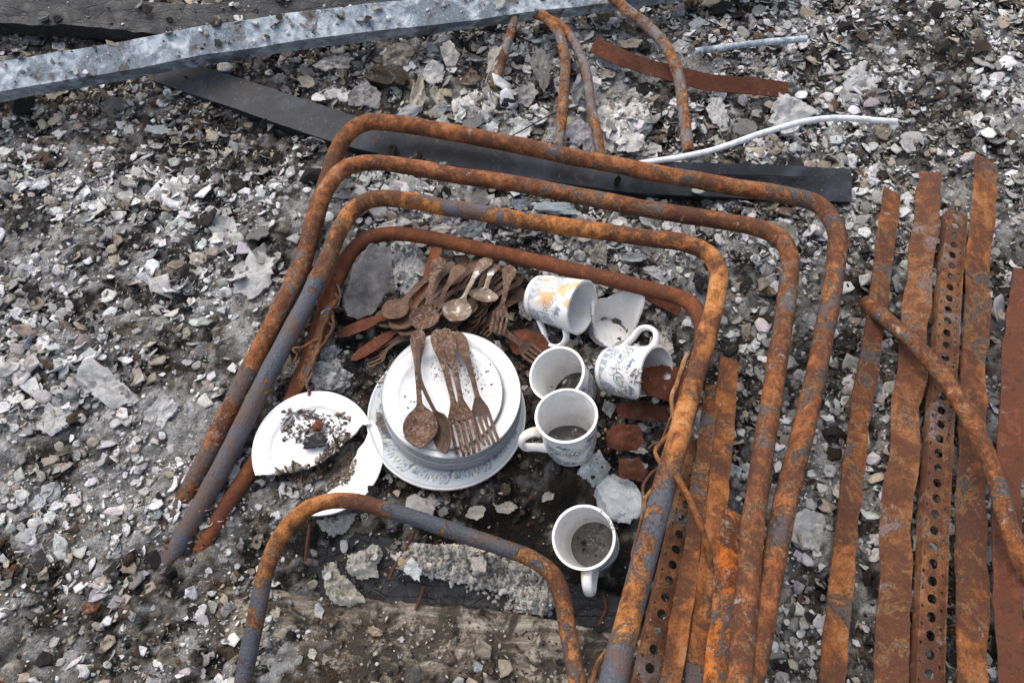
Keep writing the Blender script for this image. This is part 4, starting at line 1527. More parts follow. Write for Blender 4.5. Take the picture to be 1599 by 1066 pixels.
def fork_mesh():
    s = np.linspace(0, 1, 64)
    w = np.interp(s, [0, 0.012, 0.04, 0.10, 0.18, 0.28, 0.38, 0.56, 0.61, 0.65, 0.70, 0.76, 0.95, 1.0],
                  [0.0015, 0.006, 0.009, 0.011, 0.0095, 0.006, 0.0042, 0.0034, 0.0038, 0.0075, 0.0118, 0.0128, 0.0122, 0.0112])
    z = 0.011 * np.sin(np.pi * np.clip(s / 0.66, 0, 1)) ** 1.2 * (s < 0.66) - 0.006 * np.sin(np.pi * np.clip((s - 0.62) / 0.38, 0, 1)) * (s > 0.62)
    dish = np.interp(s, [0, 0.62, 0.72, 1.0], [-0.001, -0.001, 0.0015, 0.0])
    cols = []
    pos = -1.0
    tw, gw = 2 * 0.155, 2 * (1 - 4 * 0.155) / 3
    for k in range(4):
        cols += [pos, pos + tw / 2]
        pos += tw
        cols += [pos]
        if k < 3:
            pos += gw
    cols = np.array(cols)
    gaps = {2, 5, 8}
    v, f = strip_surface(s * 0.182, w, z, cols, dish, lambda s_, j: j in gaps and s_ > 0.745 * 0.182)
    return solidify(v, f, 0.0019)


def knife_mesh():
    s = np.linspace(0, 1, 56)
    w = np.interp(s, [0, 0.01, 0.04, 0.2, 0.38, 0.42, 0.47, 0.6, 0.85, 0.96, 1.0], [0.003, 0.007, 0.0095, 0.0088, 0.0068, 0.0055, 0.0075, 0.0098, 0.0092, 0.006, 0.0008])
    z = 0 * s
    dish = np.interp(s, [0, 0.4, 0.46, 1], [-0.0022, -0.0018, -0.0004, -0.0002])
    v, f = strip_surface(s * 0.21, w, z, np.linspace(-1, 1, 9), dish)
    th = np.repeat(np.interp(s, [0, 0.4, 0.46, 1], [0.005, 0.004, 0.0018, 0.0014]), 9)
    return solidify(v, f, th)


CUT = {'spoon': spoon_mesh(), 'fork': fork_mesh(), 'knife': knife_mesh(), 'teaspoon': spoon_mesh(1.0)}
CUT_L = {'spoon': 0.178, 'fork': 0.182, 'knife': 0.21, 'teaspoon': 0.178}


def cutlery(kind, a, b, roll, mat, label, flip=False, group='rusted cutlery'):
    """a: handle end, b: tip, both (px, py, z)"""
    pa, pb = P(*a), P(*b)
    v, f = CUT[kind]
    x = pb - pa
    L = np.linalg.norm(x)
    k = L / CUT_L[kind]
    x = x / L
    up = np.array([0, 0, 1.0])
    y = np.cross(up, x)
    y /= np.linalg.norm(y)
    z = np.cross(x, y)
    cr, sr = math.cos(roll), math.sin(roll)
    y, z = y * cr + z * sr, z * cr - y * sr
    B = np.stack([x, y, z], 1)
    vv = v * np.array([k, min(1.25, max(0.98, k ** 0.5)), min(1.0, k)])
    if flip:
        vv = vv * np.array([1, -1, -1])
    vv = vv + 0.0006 * np.stack([fbm(v[:, 0] + 9 * q_, v[:, 1], v[:, 2], 90, 3, int(a[0])) for q_ in range(3)], 1)
    w = vv @ B.T + pa
    name = 'spoon' if kind == 'teaspoon' else kind
    low = w[:, 2].min()
    e = thing(name, (w[:, 0].mean(), w[:, 1].mean(), low), label, kind, group)
    L0 = CUT_L[kind]
    cen = np.array([v[list(q_)].mean(0) for q_ in f])
    cut = {'spoon': 0.665, 'teaspoon': 0.665, 'fork': 0.62, 'knife': 0.43}[kind] * L0
    sets = [('handle', cen[:, 0] <= cut)]
    if kind == 'fork':
        sets.append(('head', (cen[:, 0] > cut) & (cen[:, 0] <= 0.752 * L0)))
        for q_ in range(4):
            lo = -1 + q_ * 0.5
            sets.append(('tine', (cen[:, 0] > 0.752 * L0) & (cen[:, 1] > lo * 0.0125) & (cen[:, 1] <= (lo + 0.5) * 0.0125)))
    else:
        sets.append(('blade' if kind == 'knife' else 'bowl', cen[:, 0] > cut))
    for pn, m_ in sets:
        ff = [f[i] for i in np.where(m_)[0]]
        if not ff:
            continue
        us = sorted({i for q_ in ff for i in q_})
        mp = {o_: i for i, o_ in enumerate(us)}
        obj(pn, w[us], [tuple(mp[i] for i in q_) for q_ in ff], mat, e, sharp=45)
    return e


# laid over the top plate
ZP = 0.062
cutlery('spoon', (653, 514, 0.072), (657, 698, 0.080), 0.05, 'cutlery_ash', 'rusted spoon lying face up on the top plate, leftmost there')
cutlery('spoon', (651, 530, 0.084), (697, 706, 0.083), 1.0, 'cutlery', 'rusted spoon turned on its side on the top plate')
cutlery('fork', (681, 514, 0.074), (728, 710, 0.078), 0.05, 'cutlery_ash', 'ash-crusted fork on the top plate, leftmost of its three forks')
cutlery('fork', (694, 512, 0.082), (737, 704, 0.083), -0.12, 'cutlery_ash', 'ash-crusted fork on the top plate, middle of its three forks')
cutlery('fork', (712, 517, 0.074), (768, 692, 0.077), -0.15, 'cutlery', 'rusted fork on the top plate, rightmost of its three forks')

# the pile behind
PILE = [
    ('knife', (683, 386, 0.05), (640, 505, 0.035), 0.2, 'tube_red', 'dark red rusted knife handle rising from the pile to the inner tube'),
    ('knife', (640, 478, 0.03), (524, 524, 0.022), 0.0, 'redsheet', 'dark red knife pointing left from the cutlery pile, upper one'),
    ('knife', (660, 488, 0.024), (548, 562, 0.012), 0.1, 'redsheet', 'dark red knife pointing lower left from the cutlery pile, lower one'),
    ('knife', (664, 500, 0.018), (565, 552, 0.010), 0.3, 'cutlery', 'short brown knife blade between the two red knives'),
    ('spoon', (700, 420, 0.035), (600, 494, 0.045), 0.25, 'cutlery', 'brown spoon with its bowl leftmost in the nested bowls'),
    ('spoon', (712, 425, 0.03), (612, 512, 0.045), 0.3, 'cutlery', 'brown spoon nested in the row of bowls, second from left'),
    ('spoon', (722, 430, 0.03), (626, 522, 0.046), 0.35, 'cutlery', 'brown spoon nested in the row of bowls, third from left'),
    ('spoon', (735, 438, 0.03), (640, 524, 0.042), 0.35, 'cutlery', 'brown spoon at the right end of the row of nested bowls'),
    ('spoon', (688, 402, 0.065), (657, 514, 0.062), 0.15, 'cutlery_ash', 'ash-dusted spoon with a round bowl on top of the pile'),
    ('fork', (722, 414, 0.060), (668, 500, 0.045), 0.1, 'cutlery', 'orange-brown fork handle slanting through the middle of the pile'),
    ('spoon', (764, 402, 0.05), (703, 500, 0.055), 0.1, 'bright_cutlery', 'spoon with a bare shiny spot in its bowl, mid pile'),
    ('teaspoon', (772, 412, 0.045), (752, 470, 0.05), 0.0, 'bright_cutlery', 'small pale-bowled teaspoon at the right of the pile'),
    ('fork', (797, 414, 0.055), (776, 520, 0.04), -0.1, 'cutlery_ash', 'ash-dusted fork standing apart at the right end of the pile'),
    ('fork', (806, 440, 0.03), (726, 514, 0.020), 0.4, 'cutlery', 'brown fork lowest at the right of the pile'),
    ('fork', (803, 428, 0.03), (730, 502, 0.026), 0.5, 'cutlery', 'brown fork second lowest at the right of the pile'),
    ('fork', (795, 418, 0.032), (734, 492, 0.030), 0.4, 'cutlery', 'brown fork third lowest at the right of the pile'),
    ('spoon', (786, 415, 0.035), (716, 492, 0.03), 0.5, 'cutlery', 'brown spoon lying under the shiny spoon'),
    ('fork', (742, 412, 0.035), (682, 492, 0.03), 0.3, 'cutlery', 'brown fork handle under the shiny-bowled spoon'),
    ('knife', (776, 424, 0.04), (700, 520, 0.02), 0.6, 'cutlery', 'thin knife edge crossing the right half of the pile'),
    ('spoon', (706, 408, 0.045), (652, 508, 0.035), 0.3, 'cutlery', 'brown spoon under the ash-dusted round spoon'),
    ('knife', (760, 430, 0.035), (735, 525, 0.015), 0.3, 'cutlery', 'brown knife pointing down at the right of the pile'),
    ('spoon', (698, 398, 0.030), (632, 500, 0.030), 0.4, 'cutlery', 'dark brown spoon deepest behind the ash-dusted round spoon'),
    ('knife', (728, 400, 0.030), (668, 520, 0.014), 0.2, 'cutlery', 'dark brown knife lying under the middle of the pile'),
    ('fork', (752, 398, 0.036), (690, 512, 0.020), 0.2, 'cutlery', 'dark brown fork under the handle of the shiny spoon'),
    ('spoon', (778, 400, 0.030), (722, 520, 0.016), 0.6, 'cutlery', 'dark brown spoon lowest beside the shiny spoon'),
    ('fork', (812, 432, 0.024), (752, 522, 0.014), 0.2, 'cutlery', 'dark fork with its tines pressed into the rubble right of the pile'),
    ('knife', (818, 452, 0.020), (748, 512, 0.012), 0.0, 'cutlery', 'dark knife on the ground at the right foot of the pile'),
    ('spoon', (668, 440, 0.022), (592, 508, 0.024), 0.2, 'cutlery', 'dark spoon half hidden under the leftmost bowl'),
    ('fork', (650, 520, 0.020), (572, 566, 0.008), 0.3, 'cutlery', 'dark fork with tines pointing to lower left of the pile'),
    ('fork', (770, 505, 0.028), (842, 560, 0.022), 0.3, 'cutlery', 'rusted fork with worn tines between plates and lying mugs'),
]
for kd, a, b, rl, mt, lab in PILE:
    cutlery(kd, a, b, rl, mt, lab)

# ------------------------------------------------------------------ single pieces one can point to
def rock_mesh(seed, sub=3, rough=0.35, sc=1.6, boxy=0.0):
    import bmesh
    bm = bmesh.new()
    bmesh.ops.create_icosphere(bm, subdivisions=sub, radius=1)
    v = np.array([q_.co[:] for q_ in bm.verts])
    f = [tuple(x.index for x in q_.verts) for q_ in bm.faces]
    bm.free()
    if boxy:
        m = np.abs(v).max(1)[:, None]
        v = v * (1 - boxy) + v / m * boxy * 0.85
    rr = random.Random(seed)
    for _ in range(7):                      # broken faces
        d = np.array([rr.gauss(0, 1) for _ in range(3)])
        d /= np.linalg.norm(d)
        h = rr.uniform(0.55, 0.85)
        ex = (v @ d - h).clip(0, None)
        v = v - ex[:, None] * d
    v = v * (1 + rough * fbm(v[:, 0], v[:, 1], v[:, 2], sc, 4, seed, 0.6))[:, None]
    return v, f


def flake_mesh(seed, rings=4, k=22, curl=0.25, rough=0.10, th=0.10):
    """a torn, curled plate of ash; unit half width"""
    rr = random.Random(seed)
    a = np.linspace(0, 2 * np.pi, k, endpoint=False)
    corners = rr.randint(4, 7)
    ca = np.sort([2 * np.pi * (i + rr.uniform(-0.3, 0.3)) / corners for i in range(corners)])
    # polygon outline with torn edges
    if k < 16:
        a = np.sort(np.r_[ca % (2 * np.pi), np.linspace(0, 2 * np.pi, k - corners, endpoint=False) + 0.13])
    cr = np.array([rr.uniform(0.75, 1.15) for _ in range(corners)])
    px, py = np.cos(ca) * cr, np.sin(ca) * cr
    out = np.zeros(k)
    for i, t in enumerate(a):
        best = 1.0
        for j in range(corners):
            x1, y1, x2, y2 = px[j], py[j], px[(j + 1) % corners], py[(j + 1) % corners]
            dx, dy = math.cos(t), math.sin(t)
            den = dx * (y2 - y1) - dy * (x2 - x1)
            if abs(den) < 1e-9:
                continue
            r_ = (x1 * (y2 - y1) - y1 * (x2 - x1)) / den
            u_ = (x1 * dy - y1 * dx) / den
            if r_ > 0 and -0.001 <= u_ <= 1.001:
                best = r_
                break
        out[i] = best
    out *= 1 + 0.20 * fbm(np.cos(a) * 2, np.sin(a) * 2, seed, 1.6, 3, seed) + (0.22 if k > 16 else 0.10) * fbm(np.cos(a) * 2, np.sin(a) * 2, seed + 3, 5.5, 3, seed + 1, 0.7)
    V = [(0, 0, 0)]
    for i in range(1, rings + 1):
        q_ = i / rings
        for j in range(k):
            V.append((math.cos(a[j]) * out[j] * q_, math.sin(a[j]) * out[j] * q_, 0))
    V = np.array(V)
    d = rr.uniform(0, math.pi)
    u = V[:, 0] * math.cos(d) + V[:, 1] * math.sin(d)
    V[:, 2] = curl * rr.uniform(-0.5, 1) * u * u + rough * fbm(V[:, 0], V[:, 1], seed, 1.9, 5, seed, 0.62) * 1.8
    f = [(0, 1 + j, 1 + (j + 1) % k) for j in range(k)]
    for i in range(rings - 1):
        for j in range(k):
            a0, b0 = 1 + i * k, 1 + (i + 1) * k
            f.append((a0 + j, b0 + j, b0 + (j + 1) % k, a0 + (j + 1) % k))
    return solidify(V, f, th)


def piece(name, px, py, wpx, hpx, color, label, kind='flake', rot=0.0, up=0.0, lift=0.0, seed=1, th=0.10, curl=0.25, cat='ash flake', mat='ash_obj', group=None, boxy=0.0, thick=0.7, zabs=None):
    """px, py, width and height as seen; up: 0 lies flat, 1 stands facing the viewer"""
    if zabs is None:
        g = G(px, py)
        z = top_z(g[0], g[1])
    else:
        z = zabs
    dep = proj(*P(px, py, z))[2]
    w, h = wpx * dep / FPX / 2, hpx * dep / FPX / 2
    nrm = np.array([0.12 * math.sin(seed), -0.05 - 0.95 * up, 1 - 0.55 * up])
    nrm /= np.linalg.norm(nrm)
    view = -ray(px, py)
    view /= np.linalg.norm(view)
    c = abs(nrm @ view)
    B = basis(nrm, RGT)
    h = h / max(0.55, c)
    if kind == 'flake':
        v, f = flake_mesh(seed, rings=9, k=54, rough=0.20, th=th, curl=curl)
        loc = v * np.array([w, h, (w + h) / 2])
        cr, sr = math.cos(rot), math.sin(rot)
    else:
        v, f = rock_mesh(seed, sub=4, rough=0.5, sc=2.4, boxy=boxy)
        loc = v * np.array([w, h, (w + h) / 2 * thick])
    cr, sr = math.cos(rot), math.sin(rot)
    R2 = np.array([[cr, -sr, 0], [sr, cr, 0], [0, 0, 1]])
    loc = loc @ R2.T
    W = loc @ B.T
    rise = -W[:, 2].min() * (0.65 if kind != 'flake' else 0.85)
    ctr = P(px, py, z + rise + lift)
    o = obj(name, W + ctr, f, mat, sharp=50 if kind == 'flake' else 35, label=label, cat=cat, group=group)
    o.color = (*color, 1)
    return o


for i, (px, py, w, h, lab) in enumerate([
    (160, 600, 120, 84, 'largest white plaster chunk on the far left'), (85, 655, 70, 54, 'smaller white plaster chunk below the largest one on the far left'), (255, 640, 60, 44, 'white plaster chunk right of the largest one on the far left'),
    (398, 428, 92, 66, 'white plaster chunk close to the left arms of the tubes'), (350, 365, 60, 50, 'white plaster chunk above the one by the left tube arms'), (270, 300, 50, 40, 'small white plaster chunk left of the rear tube bend'),
    (1235, 175, 92, 64, 'white plaster chunk below the cable at the upper right'), (1345, 120, 60, 44, 'smaller white plaster chunk at the upper right'), (1262, 830, 62, 60, 'white plaster chunk between the right tubes and the far right rails')]):
    piece('plaster_chunk', px, py, w, h, (0.52, 0.515, 0.50), lab, 'flake', 0.3 * i, 0.1, -0.003, 240 + i, 0.16, 0.3, cat='plaster')
PALEC, GREY, BEIGE, DARK, BROWN, BLUEG = (0.58, 0.57, 0.55), (0.33, 0.32, 0.31), (0.42, 0.37, 0.30), (0.05, 0.045, 0.04), (0.15, 0.11, 0.08), (0.40, 0.45, 0.49)
CREAMC = (0.54, 0.49, 0.38)
crumple('ceramic_slab', [(581, 378), (596, 386), (612, 384), (613, 412), (608, 440), (598, 470), (582, 492), (560, 500), (543, 494), (537, 478), (544, 452), (549, 430), (556, 412), (566, 398)], 0.055, (0.45, -0.55, 0.72), 'slab', 201, 0.004,
        'big grey sooty ceramic slab leaning inside the left bend of the tubes', 'slab', 0.012)
piece('plaster_chunk', 971, 776, 82, 78, (0.66, 0.69, 0.70), 'large white porous plaster chunk behind the lowest mug', 'rock', 0.2, 0.1, 0.0, 202, cat='plaster', boxy=0.5, thick=0.45)
piece('glass_lump', 512, 588, 66, 50, (1, 1, 1), 'lump of ash-coated melted glass above the broken plate', 'rock', 0.1, 0.15, 0.0, 203, cat='glass lump', mat='glass', thick=0.6)
piece('glass_lump', 507, 556, 42, 34, (1, 1, 1), 'smaller melted glass lump behind the larger one at left', 'rock', 0.4, 0.2, 0.0, 204, cat='glass lump', mat='glass')
piece('grey_stone', 659, 789, 56, 38, (0.40, 0.38, 0.355), 'smooth grey flat stone just behind the front tube', 'rock', 0.2, 0.1, 0.0, 205, cat='stone', boxy=0.4, thick=0.4)
piece('stone_block', 746, 882, 28, 26, (0.55, 0.50, 0.44), 'small cream block on the ash crust in front', 'rock', 0.3, 0.1, 0.004, 206, cat='stone', boxy=0.8)
piece('beige_tile_piece', 935, 397, 36, 48, (0.48, 0.43, 0.37), 'triangular beige shard standing between the two nearer tubes', 'flake', 0.3, 0.6, 0.0, 207, 0.2, 0.05, 'shard')
piece('blue_brick_piece', 865, 327, 68, 26, (0.36, 0.42, 0.44), 'flat blue-grey block between the second and third tubes', 'rock', -0.05, 0.1, 0.0, 208, cat='block', boxy=0.85, thick=0.5)
piece('dish_shard', 772, 98, 40, 70, (0.48, 0.45, 0.40), 'smooth pale dish shard behind the leftmost thin rod', 'flake', -0.5, 0.5, 0.0, 209, 0.08, 0.3, 'shard')
piece('dark_board_piece', 606, 118, 78, 34, (0.055, 0.042, 0.03), 'dark brown burnt board piece in the back rubble at the left', 'rock', -0.25, 0.35, 0.0, 210, cat='board', boxy=0.85, thick=0.4)
piece('charcoal_chunk', 1095, 442, 26, 30, (0.022, 0.022, 0.025), 'black charcoal chunk inside the right bend of the tubes', 'rock', 0, 0, 0, 211, cat='charcoal')
piece('rust_chip', 497, 664, 20, 17, (0.17, 0.05, 0.02), 'round red rust chip lying on the broken plate', 'rock', 0, 0, 0, 212, cat='rust chip')
piece('charcoal_chunk', 492, 688, 44, 22, (0.035, 0.035, 0.037), 'dark charcoal crust on the broken plate', 'flake', 0.2, 0.0, 0.004, 213, 0.25, 0.2, 'charcoal')

FEAT = [
    (620, 88, 62, 48, (0.20, 0.175, 0.145), 0.2, 0.7, 'large brown-grey flake standing in the back rubble at left'),
    (677, 112, 34, 36, PALEC, 0.5, 0.4, 'pale square flake right of the burnt board piece'),
    (651, 148, 26, 58, CREAMC, -0.2, 0.45, 'tall cream flake in the back rubble, left of two'),
    (686, 156, 22, 50, CREAMC, 0.25, 0.5, 'tall cream flake in the back rubble, right of two'),
    (570, 148, 50, 52, GREY, 0.3, 0.35, 'grey rough flake near the left end of the black beam'),
    (519, 146, 32, 20, PALEC, 0.2, 0.2, 'small white flake above the left end of the black beam'),
    (478, 128, 30, 16, BEIGE, -0.6, 0.2, 'tan sliver at the left under the pale beam'),
    (520, 100, 60, 26, (0.22, 0.21, 0.20), 0.1, 0.3, 'dull grey flake under the left part of the pale beam'),
    (703, 84, 34, 42, (0.42, 0.40, 0.36), 0.3, 0.4, 'light grey flake below the middle of the pale beam'),
    (735, 122, 40, 36, BROWN, 0.1, 0.3, 'brown flake left of the leftmost thin rod'),
    (692, 194, 30, 28, PALEC, 0.2, 0.1, 'white chip touching the rearmost tube, left one'),
    (722, 194, 34, 20, (0.50, 0.54, 0.56), 0.2, 0.1, 'bluish white chip touching the rearmost tube, second one'),
    (765, 204, 34, 28, (0.60, 0.62, 0.63), 0.5, 0.3, 'triangular bluish white chip behind the rearmost tube'),
    (815, 204, 46, 40, (0.62, 0.63, 0.62), 0.3, 0.3, 'bright white flake left of the second thin rod'),
    (820, 150, 44, 40, GREY, 0.2, 0.3, 'grey flake between the first and second thin rods'),
    (845, 105, 34, 60, (0.25, 0.23, 0.215), 0.2, 0.5, 'tall dull flake left of the second thin rod'),
    (902, 140, 26, 48, (0.36, 0.38, 0.38), -0.3, 0.6, 'upright splintered grey flake between two thin rods'),
    (905, 206, 48, 44, (0.45, 0.43, 0.46), 0.2, 0.3, 'lavender-grey flake between two thin rods above the rear tube'),
    (955, 98, 48, 32, BLUEG, 0.15, 0.4, 'blue-grey pointed flake beside the red strip'),
    (984, 68, 42, 20, BEIGE, 0.0, 0.2, 'beige flake behind the red strip'),
    (985, 222, 44, 34, (0.64, 0.63, 0.60), 0.3, 0.2, 'bright white flake behind the rear tube near the cable'),
    (925, 228, 30, 42, (0.36, 0.34, 0.36), -0.5, 0.4, 'purple-grey flake leaning at the foot of the third rod'),
    (1122, 178, 30, 46, PALEC, 0.2, 0.3, 'white flake at the right end of the back rubble'),
    (1122, 142, 30, 28, BLUEG, 0.4, 0.2, 'blue-grey flake right of the thick rod'),
    (1022, 232, 34, 22, (0.46, 0.45, 0.43), 0.3, 0.2, 'grey-white flake above the start of the white cable'),
    (1065, 72, 30, 26, (0.42, 0.41, 0.40), 0.3, 0.3, 'grey flake right of the thick rod near its top'),
    (615, 350, 62, 24, (0.64, 0.61, 0.60), 0.1, 0.2, 'pinkish white flake between the third and inner tubes'),
    (690, 358, 44, 20, (0.60, 0.57, 0.52), 0.0, 0.2, 'cream flake just above the inner tube'),
    (742, 357, 42, 28, (0.26, 0.28, 0.29), 0.5, 0.3, 'grey curled shell-like flake above the inner tube'),
    (812, 318, 28, 20, (0.24, 0.27, 0.31), 0.2, 0.2, 'small slate-blue chip left of the blue-grey block'),
    (1020, 424, 40, 18, (0.58, 0.57, 0.57), -0.2, 0.1, 'thin white flake behind the right half of the inner tube'),
    (985, 402, 50, 16, (0.50, 0.53, 0.54), -0.1, 0.1, 'bluish white flake right of the triangular shard'),
    (905, 420, 24, 20, PALEC, 0.3, 0.2, 'small white flake left of the triangular shard'),
    (515, 600, 24, 18, PALEC, 0.3, 0.1, 'white chip lying on the melted glass'),
    (822, 478, 26, 52, (0.36, 0.32, 0.30), 0.15, 0.35, 'long grey-pink flake left of the scorched mug'),
    (1030, 540, 44, 40, (0.44, 0.42, 0.40), 0.4, 0.25, 'ribbed grey flake behind the handle of the bracketed mug'),
    (950, 640, 26, 30, (0.36, 0.38, 0.39), 0.2, 0.3, 'small blue-grey flake beside the flat rust piece'),
    (990, 700, 50, 18, (0.55, 0.55, 0.53), -0.3, 0.2, 'pale flake lying across the folded rust piece'),
    (1000, 728, 34, 18, PALEC, 0.2, 0.2, 'white flake on the small rust piece'),
    (498, 955, 16, 26, PALEC, 0.2, 0.3, 'white chip on the charred beam at the far lower left'),
    (537, 853, 14, 24, PALEC, 0.1, 0.2, 'white chip below the bend of the front tube'),
    (487, 1020, 16, 16, (0.62, 0.58, 0.48), 0.2, 0.2, 'cream pebble on the dirt at the lower left'),
    (626, 998, 14, 10, PALEC, 0.2, 0.2, 'white speck on the pale board'),
    (746, 1040, 18, 18, (0.33, 0.36, 0.38), 0.2, 0.2, 'blue-grey chip on the pale board'),
    (585, 985, 30, 14, (0.36, 0.27, 0.18), -0.3, 0.2, 'tan splinter flake at the edge of the pale board'),
    (645, 888, 30, 36, (0.58, 0.60, 0.60), 0.3, 0.2, 'bright white flake at the left end of the ash crust'),
    (628, 878, 26, 20, (0.46, 0.36, 0.22), 0.4, 0.2, 'ochre flake at the left end of the ash crust'),
    (600, 660, 26, 40, (0.22, 0.19, 0.17), 0.4, 0.1, 'brown flake between the broken plate and the stack'),
    (855, 775, 22, 18, (0.50, 0.42, 0.38), 0.2, 0.2, 'pinkish pebble above the lowest mug'),
    (722, 512, 24, 16, (0.46, 0.50, 0.53), 0.2, 0.3, 'bluish glassy flake between the pile and the plate stack'),
    (745, 800, 34, 24, (0.42, 0.40, 0.35), 0.2, 0.1, 'grey-green flake behind the front tube'),
    (790, 790, 40, 22, (0.44, 0.41, 0.36), -0.1, 0.1, 'long pale flake behind the front tube, near the lowest mug'),
]
for i, (px, py, w, h, c, rot, up, lab) in enumerate(FEAT):
    piece('ash_flake', px, py, w, h, c, lab, 'flake', rot, up, 0.003, 300 + i, 0.11, 0.4)

# nails
for i, (rows, lab) in enumerate([
    ([(484, 818, 0.0), (480, 845, 0.0), (477, 872, -0.004)], 'rusty nail upright under the left bend of the front tube'),
    ([(648, 828, 0.0), (632, 860, 0.0), (612, 890, 0.0), (607, 905, 0.0)], 'long rusty nail leaning on the charred beam'),
    ([(662, 915, -0.01), (656, 935, -0.015), (649, 952, -0.02)], 'thin dark red nail on the black beam'),
    ([(905, 950, -0.03), (925, 955, -0.03), (945, 957, -0.03)], 'rusty nail lying below the handle of the lowest mug'),
    ([(940, 925, -0.02), (946, 945, -0.025), (934, 978, -0.03)], 'bent rusty nail right of the lowest mug handle'),
]):
    tube('rusty_nail', rows, 0.0021, 'redsheet', k=8, label=lab, cat='nail', group='rusty nails')

# ------------------------------------------------------------------ loose rubble
def pick_colour(px, py, rnd):
    wts, dens = zone_palette(px, py)
    u = rnd.random() * sum(wts)
    k = 0
    while k < 4 and u > wts[k]:
        u -= wts[k]
        k += 1
    c = PAL[k] * rnd.uniform(0.62, 1.22)
    if k == 0 and rnd.random() < 0.35:
        c = c * np.array([0.90, 0.98, 1.06])
    if k == 4 and rnd.random() < 0.18:
        c = np.array([0.19, 0.065, 0.022])
    return np.clip(c, 0, 0.8), k, dens


# individual loose pieces: shared meshes, one object each
TEMPL = {'flake': [], 'chunk': []}
for k in range(22):
    v, f = flake_mesh(500 + k, rings=4, k=20, curl=0.55, rough=0.24, th=0.10)
    me = make_mesh('ash_flake', v, f, sharp=45)
    me.materials.append(M['ash_obj'])
    TEMPL['flake'].append(me)
for k in range(12):
    v, f = rock_mesh(600 + k, sub=2, rough=0.7, sc=2.2)
    me = make_mesh('rubble_chunk', v, f, sharp=28)
    me.materials.append(M['ash_obj'])
    TEMPL['chunk'].append(me)

rnd = random.Random(5)
KEEP_OFF = [(699, 650, 125), (498, 705, 90), (911, 845, 62), (885, 670, 65), (870, 590, 50), (880, 480, 55), (950, 500, 50), (985, 580, 60), (700, 470, 105), (580, 440, 55), (968, 775, 40)]


def free(px, py):
    return all(math.hypot(px - a, py - b) > r_ for a, b, r_ in KEEP_OFF)


LAND = [(465, 45, 'the pale beam at its left part'), (700, 30, 'the middle of the pale beam'), (200, 90, 'the far left of the pale beam'), (500, 190, 'the left end of the black beam'), (790, 90, 'the leftmost thin rod'),
        (878, 130, 'the second thin rod'), (922, 150, 'the third thin rod'), (1060, 130, 'the thick curved rod'), (1000, 105, 'the dark red strip'), (1100, 240, 'the white cable'), (1260, 60, 'the short pale rod'),
        (606, 118, 'the burnt board piece'), (770, 172, 'the broad pale crust'), (975, 205, 'the crumbly white heap'), (650, 200, 'the rearmost tube at its left bend'), (850, 240, 'the middle of the rearmost tube'),
        (540, 265, 'the left bend of the second tube'), (760, 285, 'the middle of the second tube'), (1000, 325, 'the right half of the second tube'), (865, 327, 'the blue-grey block'), (935, 397, 'the triangular beige shard'),
        (560, 325, 'the left bend of the third tube'), (700, 330, 'the middle of the third tube'), (1110, 400, 'the right bend of the third tube'), (640, 370, 'the inner tube at its left'), (860, 415, 'the middle of the inner tube'), (1050, 465, 'the right bend of the inner tube'),
        (510, 590, 'the melted glass'), (590, 640, 'the printed bottom plate'), (530, 790, 'the bend of the front tube'), (720, 830, 'the middle of the front tube'), (850, 890, 'the right bend of the front tube'), (820, 700, 'the mug handle by the plates'),
        (855, 840, 'the lowest mug'), (960, 690, 'the folded rust piece'), (1000, 820, 'the twisted wire'), (398, 428, 'the plaster chunk by the left tube arms'), (160, 600, 'the largest far left plaster chunk'), (430, 500, 'the left arms of the tubes'), (300, 800, 'the buried tube ends'),
        (1235, 175, 'the upper right plaster chunk'), (1262, 830, 'the plaster chunk by the right tubes'), (1305, 360, 'the right corner of the rearmost tube'), (1230, 400, 'the right corner of the second tube'), (1380, 420, 'the leftmost far right rail'), (1520, 420, 'the widest far right rail'), (1330, 900, 'the lower end of the leftmost far right rail'), (1490, 850, 'the lower ends of the far right rails'),
        (60, 300, 'the left picture edge, upper part'), (60, 850, 'the left picture edge, lower part'), (1560, 150, 'the upper right corner'), (1560, 800, 'the right picture edge, lower part'), (250, 1000, 'the lower left corner'), (200, 250, 'the black beam beyond its left end'), (400, 1000, 'the left leg of the front tube'),
        (20, 480, 'the left picture edge, middle part'), (1400, 60, 'the far right back rubble'), (240, 440, 'the open rubble between the left plaster chunks'), (330, 230, 'the open rubble left of the rear tube bend')]


def beside(px, py):
    d, a, b, n_ = min((math.hypot(px - a, py - b), a, b, n_) for a, b, n_ in LAND)
    dx, dy = px - a, py - b
    if d < 14:
        w_ = 'at'
    elif abs(dx) > abs(dy):
        w_ = 'right of' if dx > 0 else 'left of'
    else:
        w_ = 'in front of' if dy > 0 else 'behind'
    return w_ + ' ' + n_


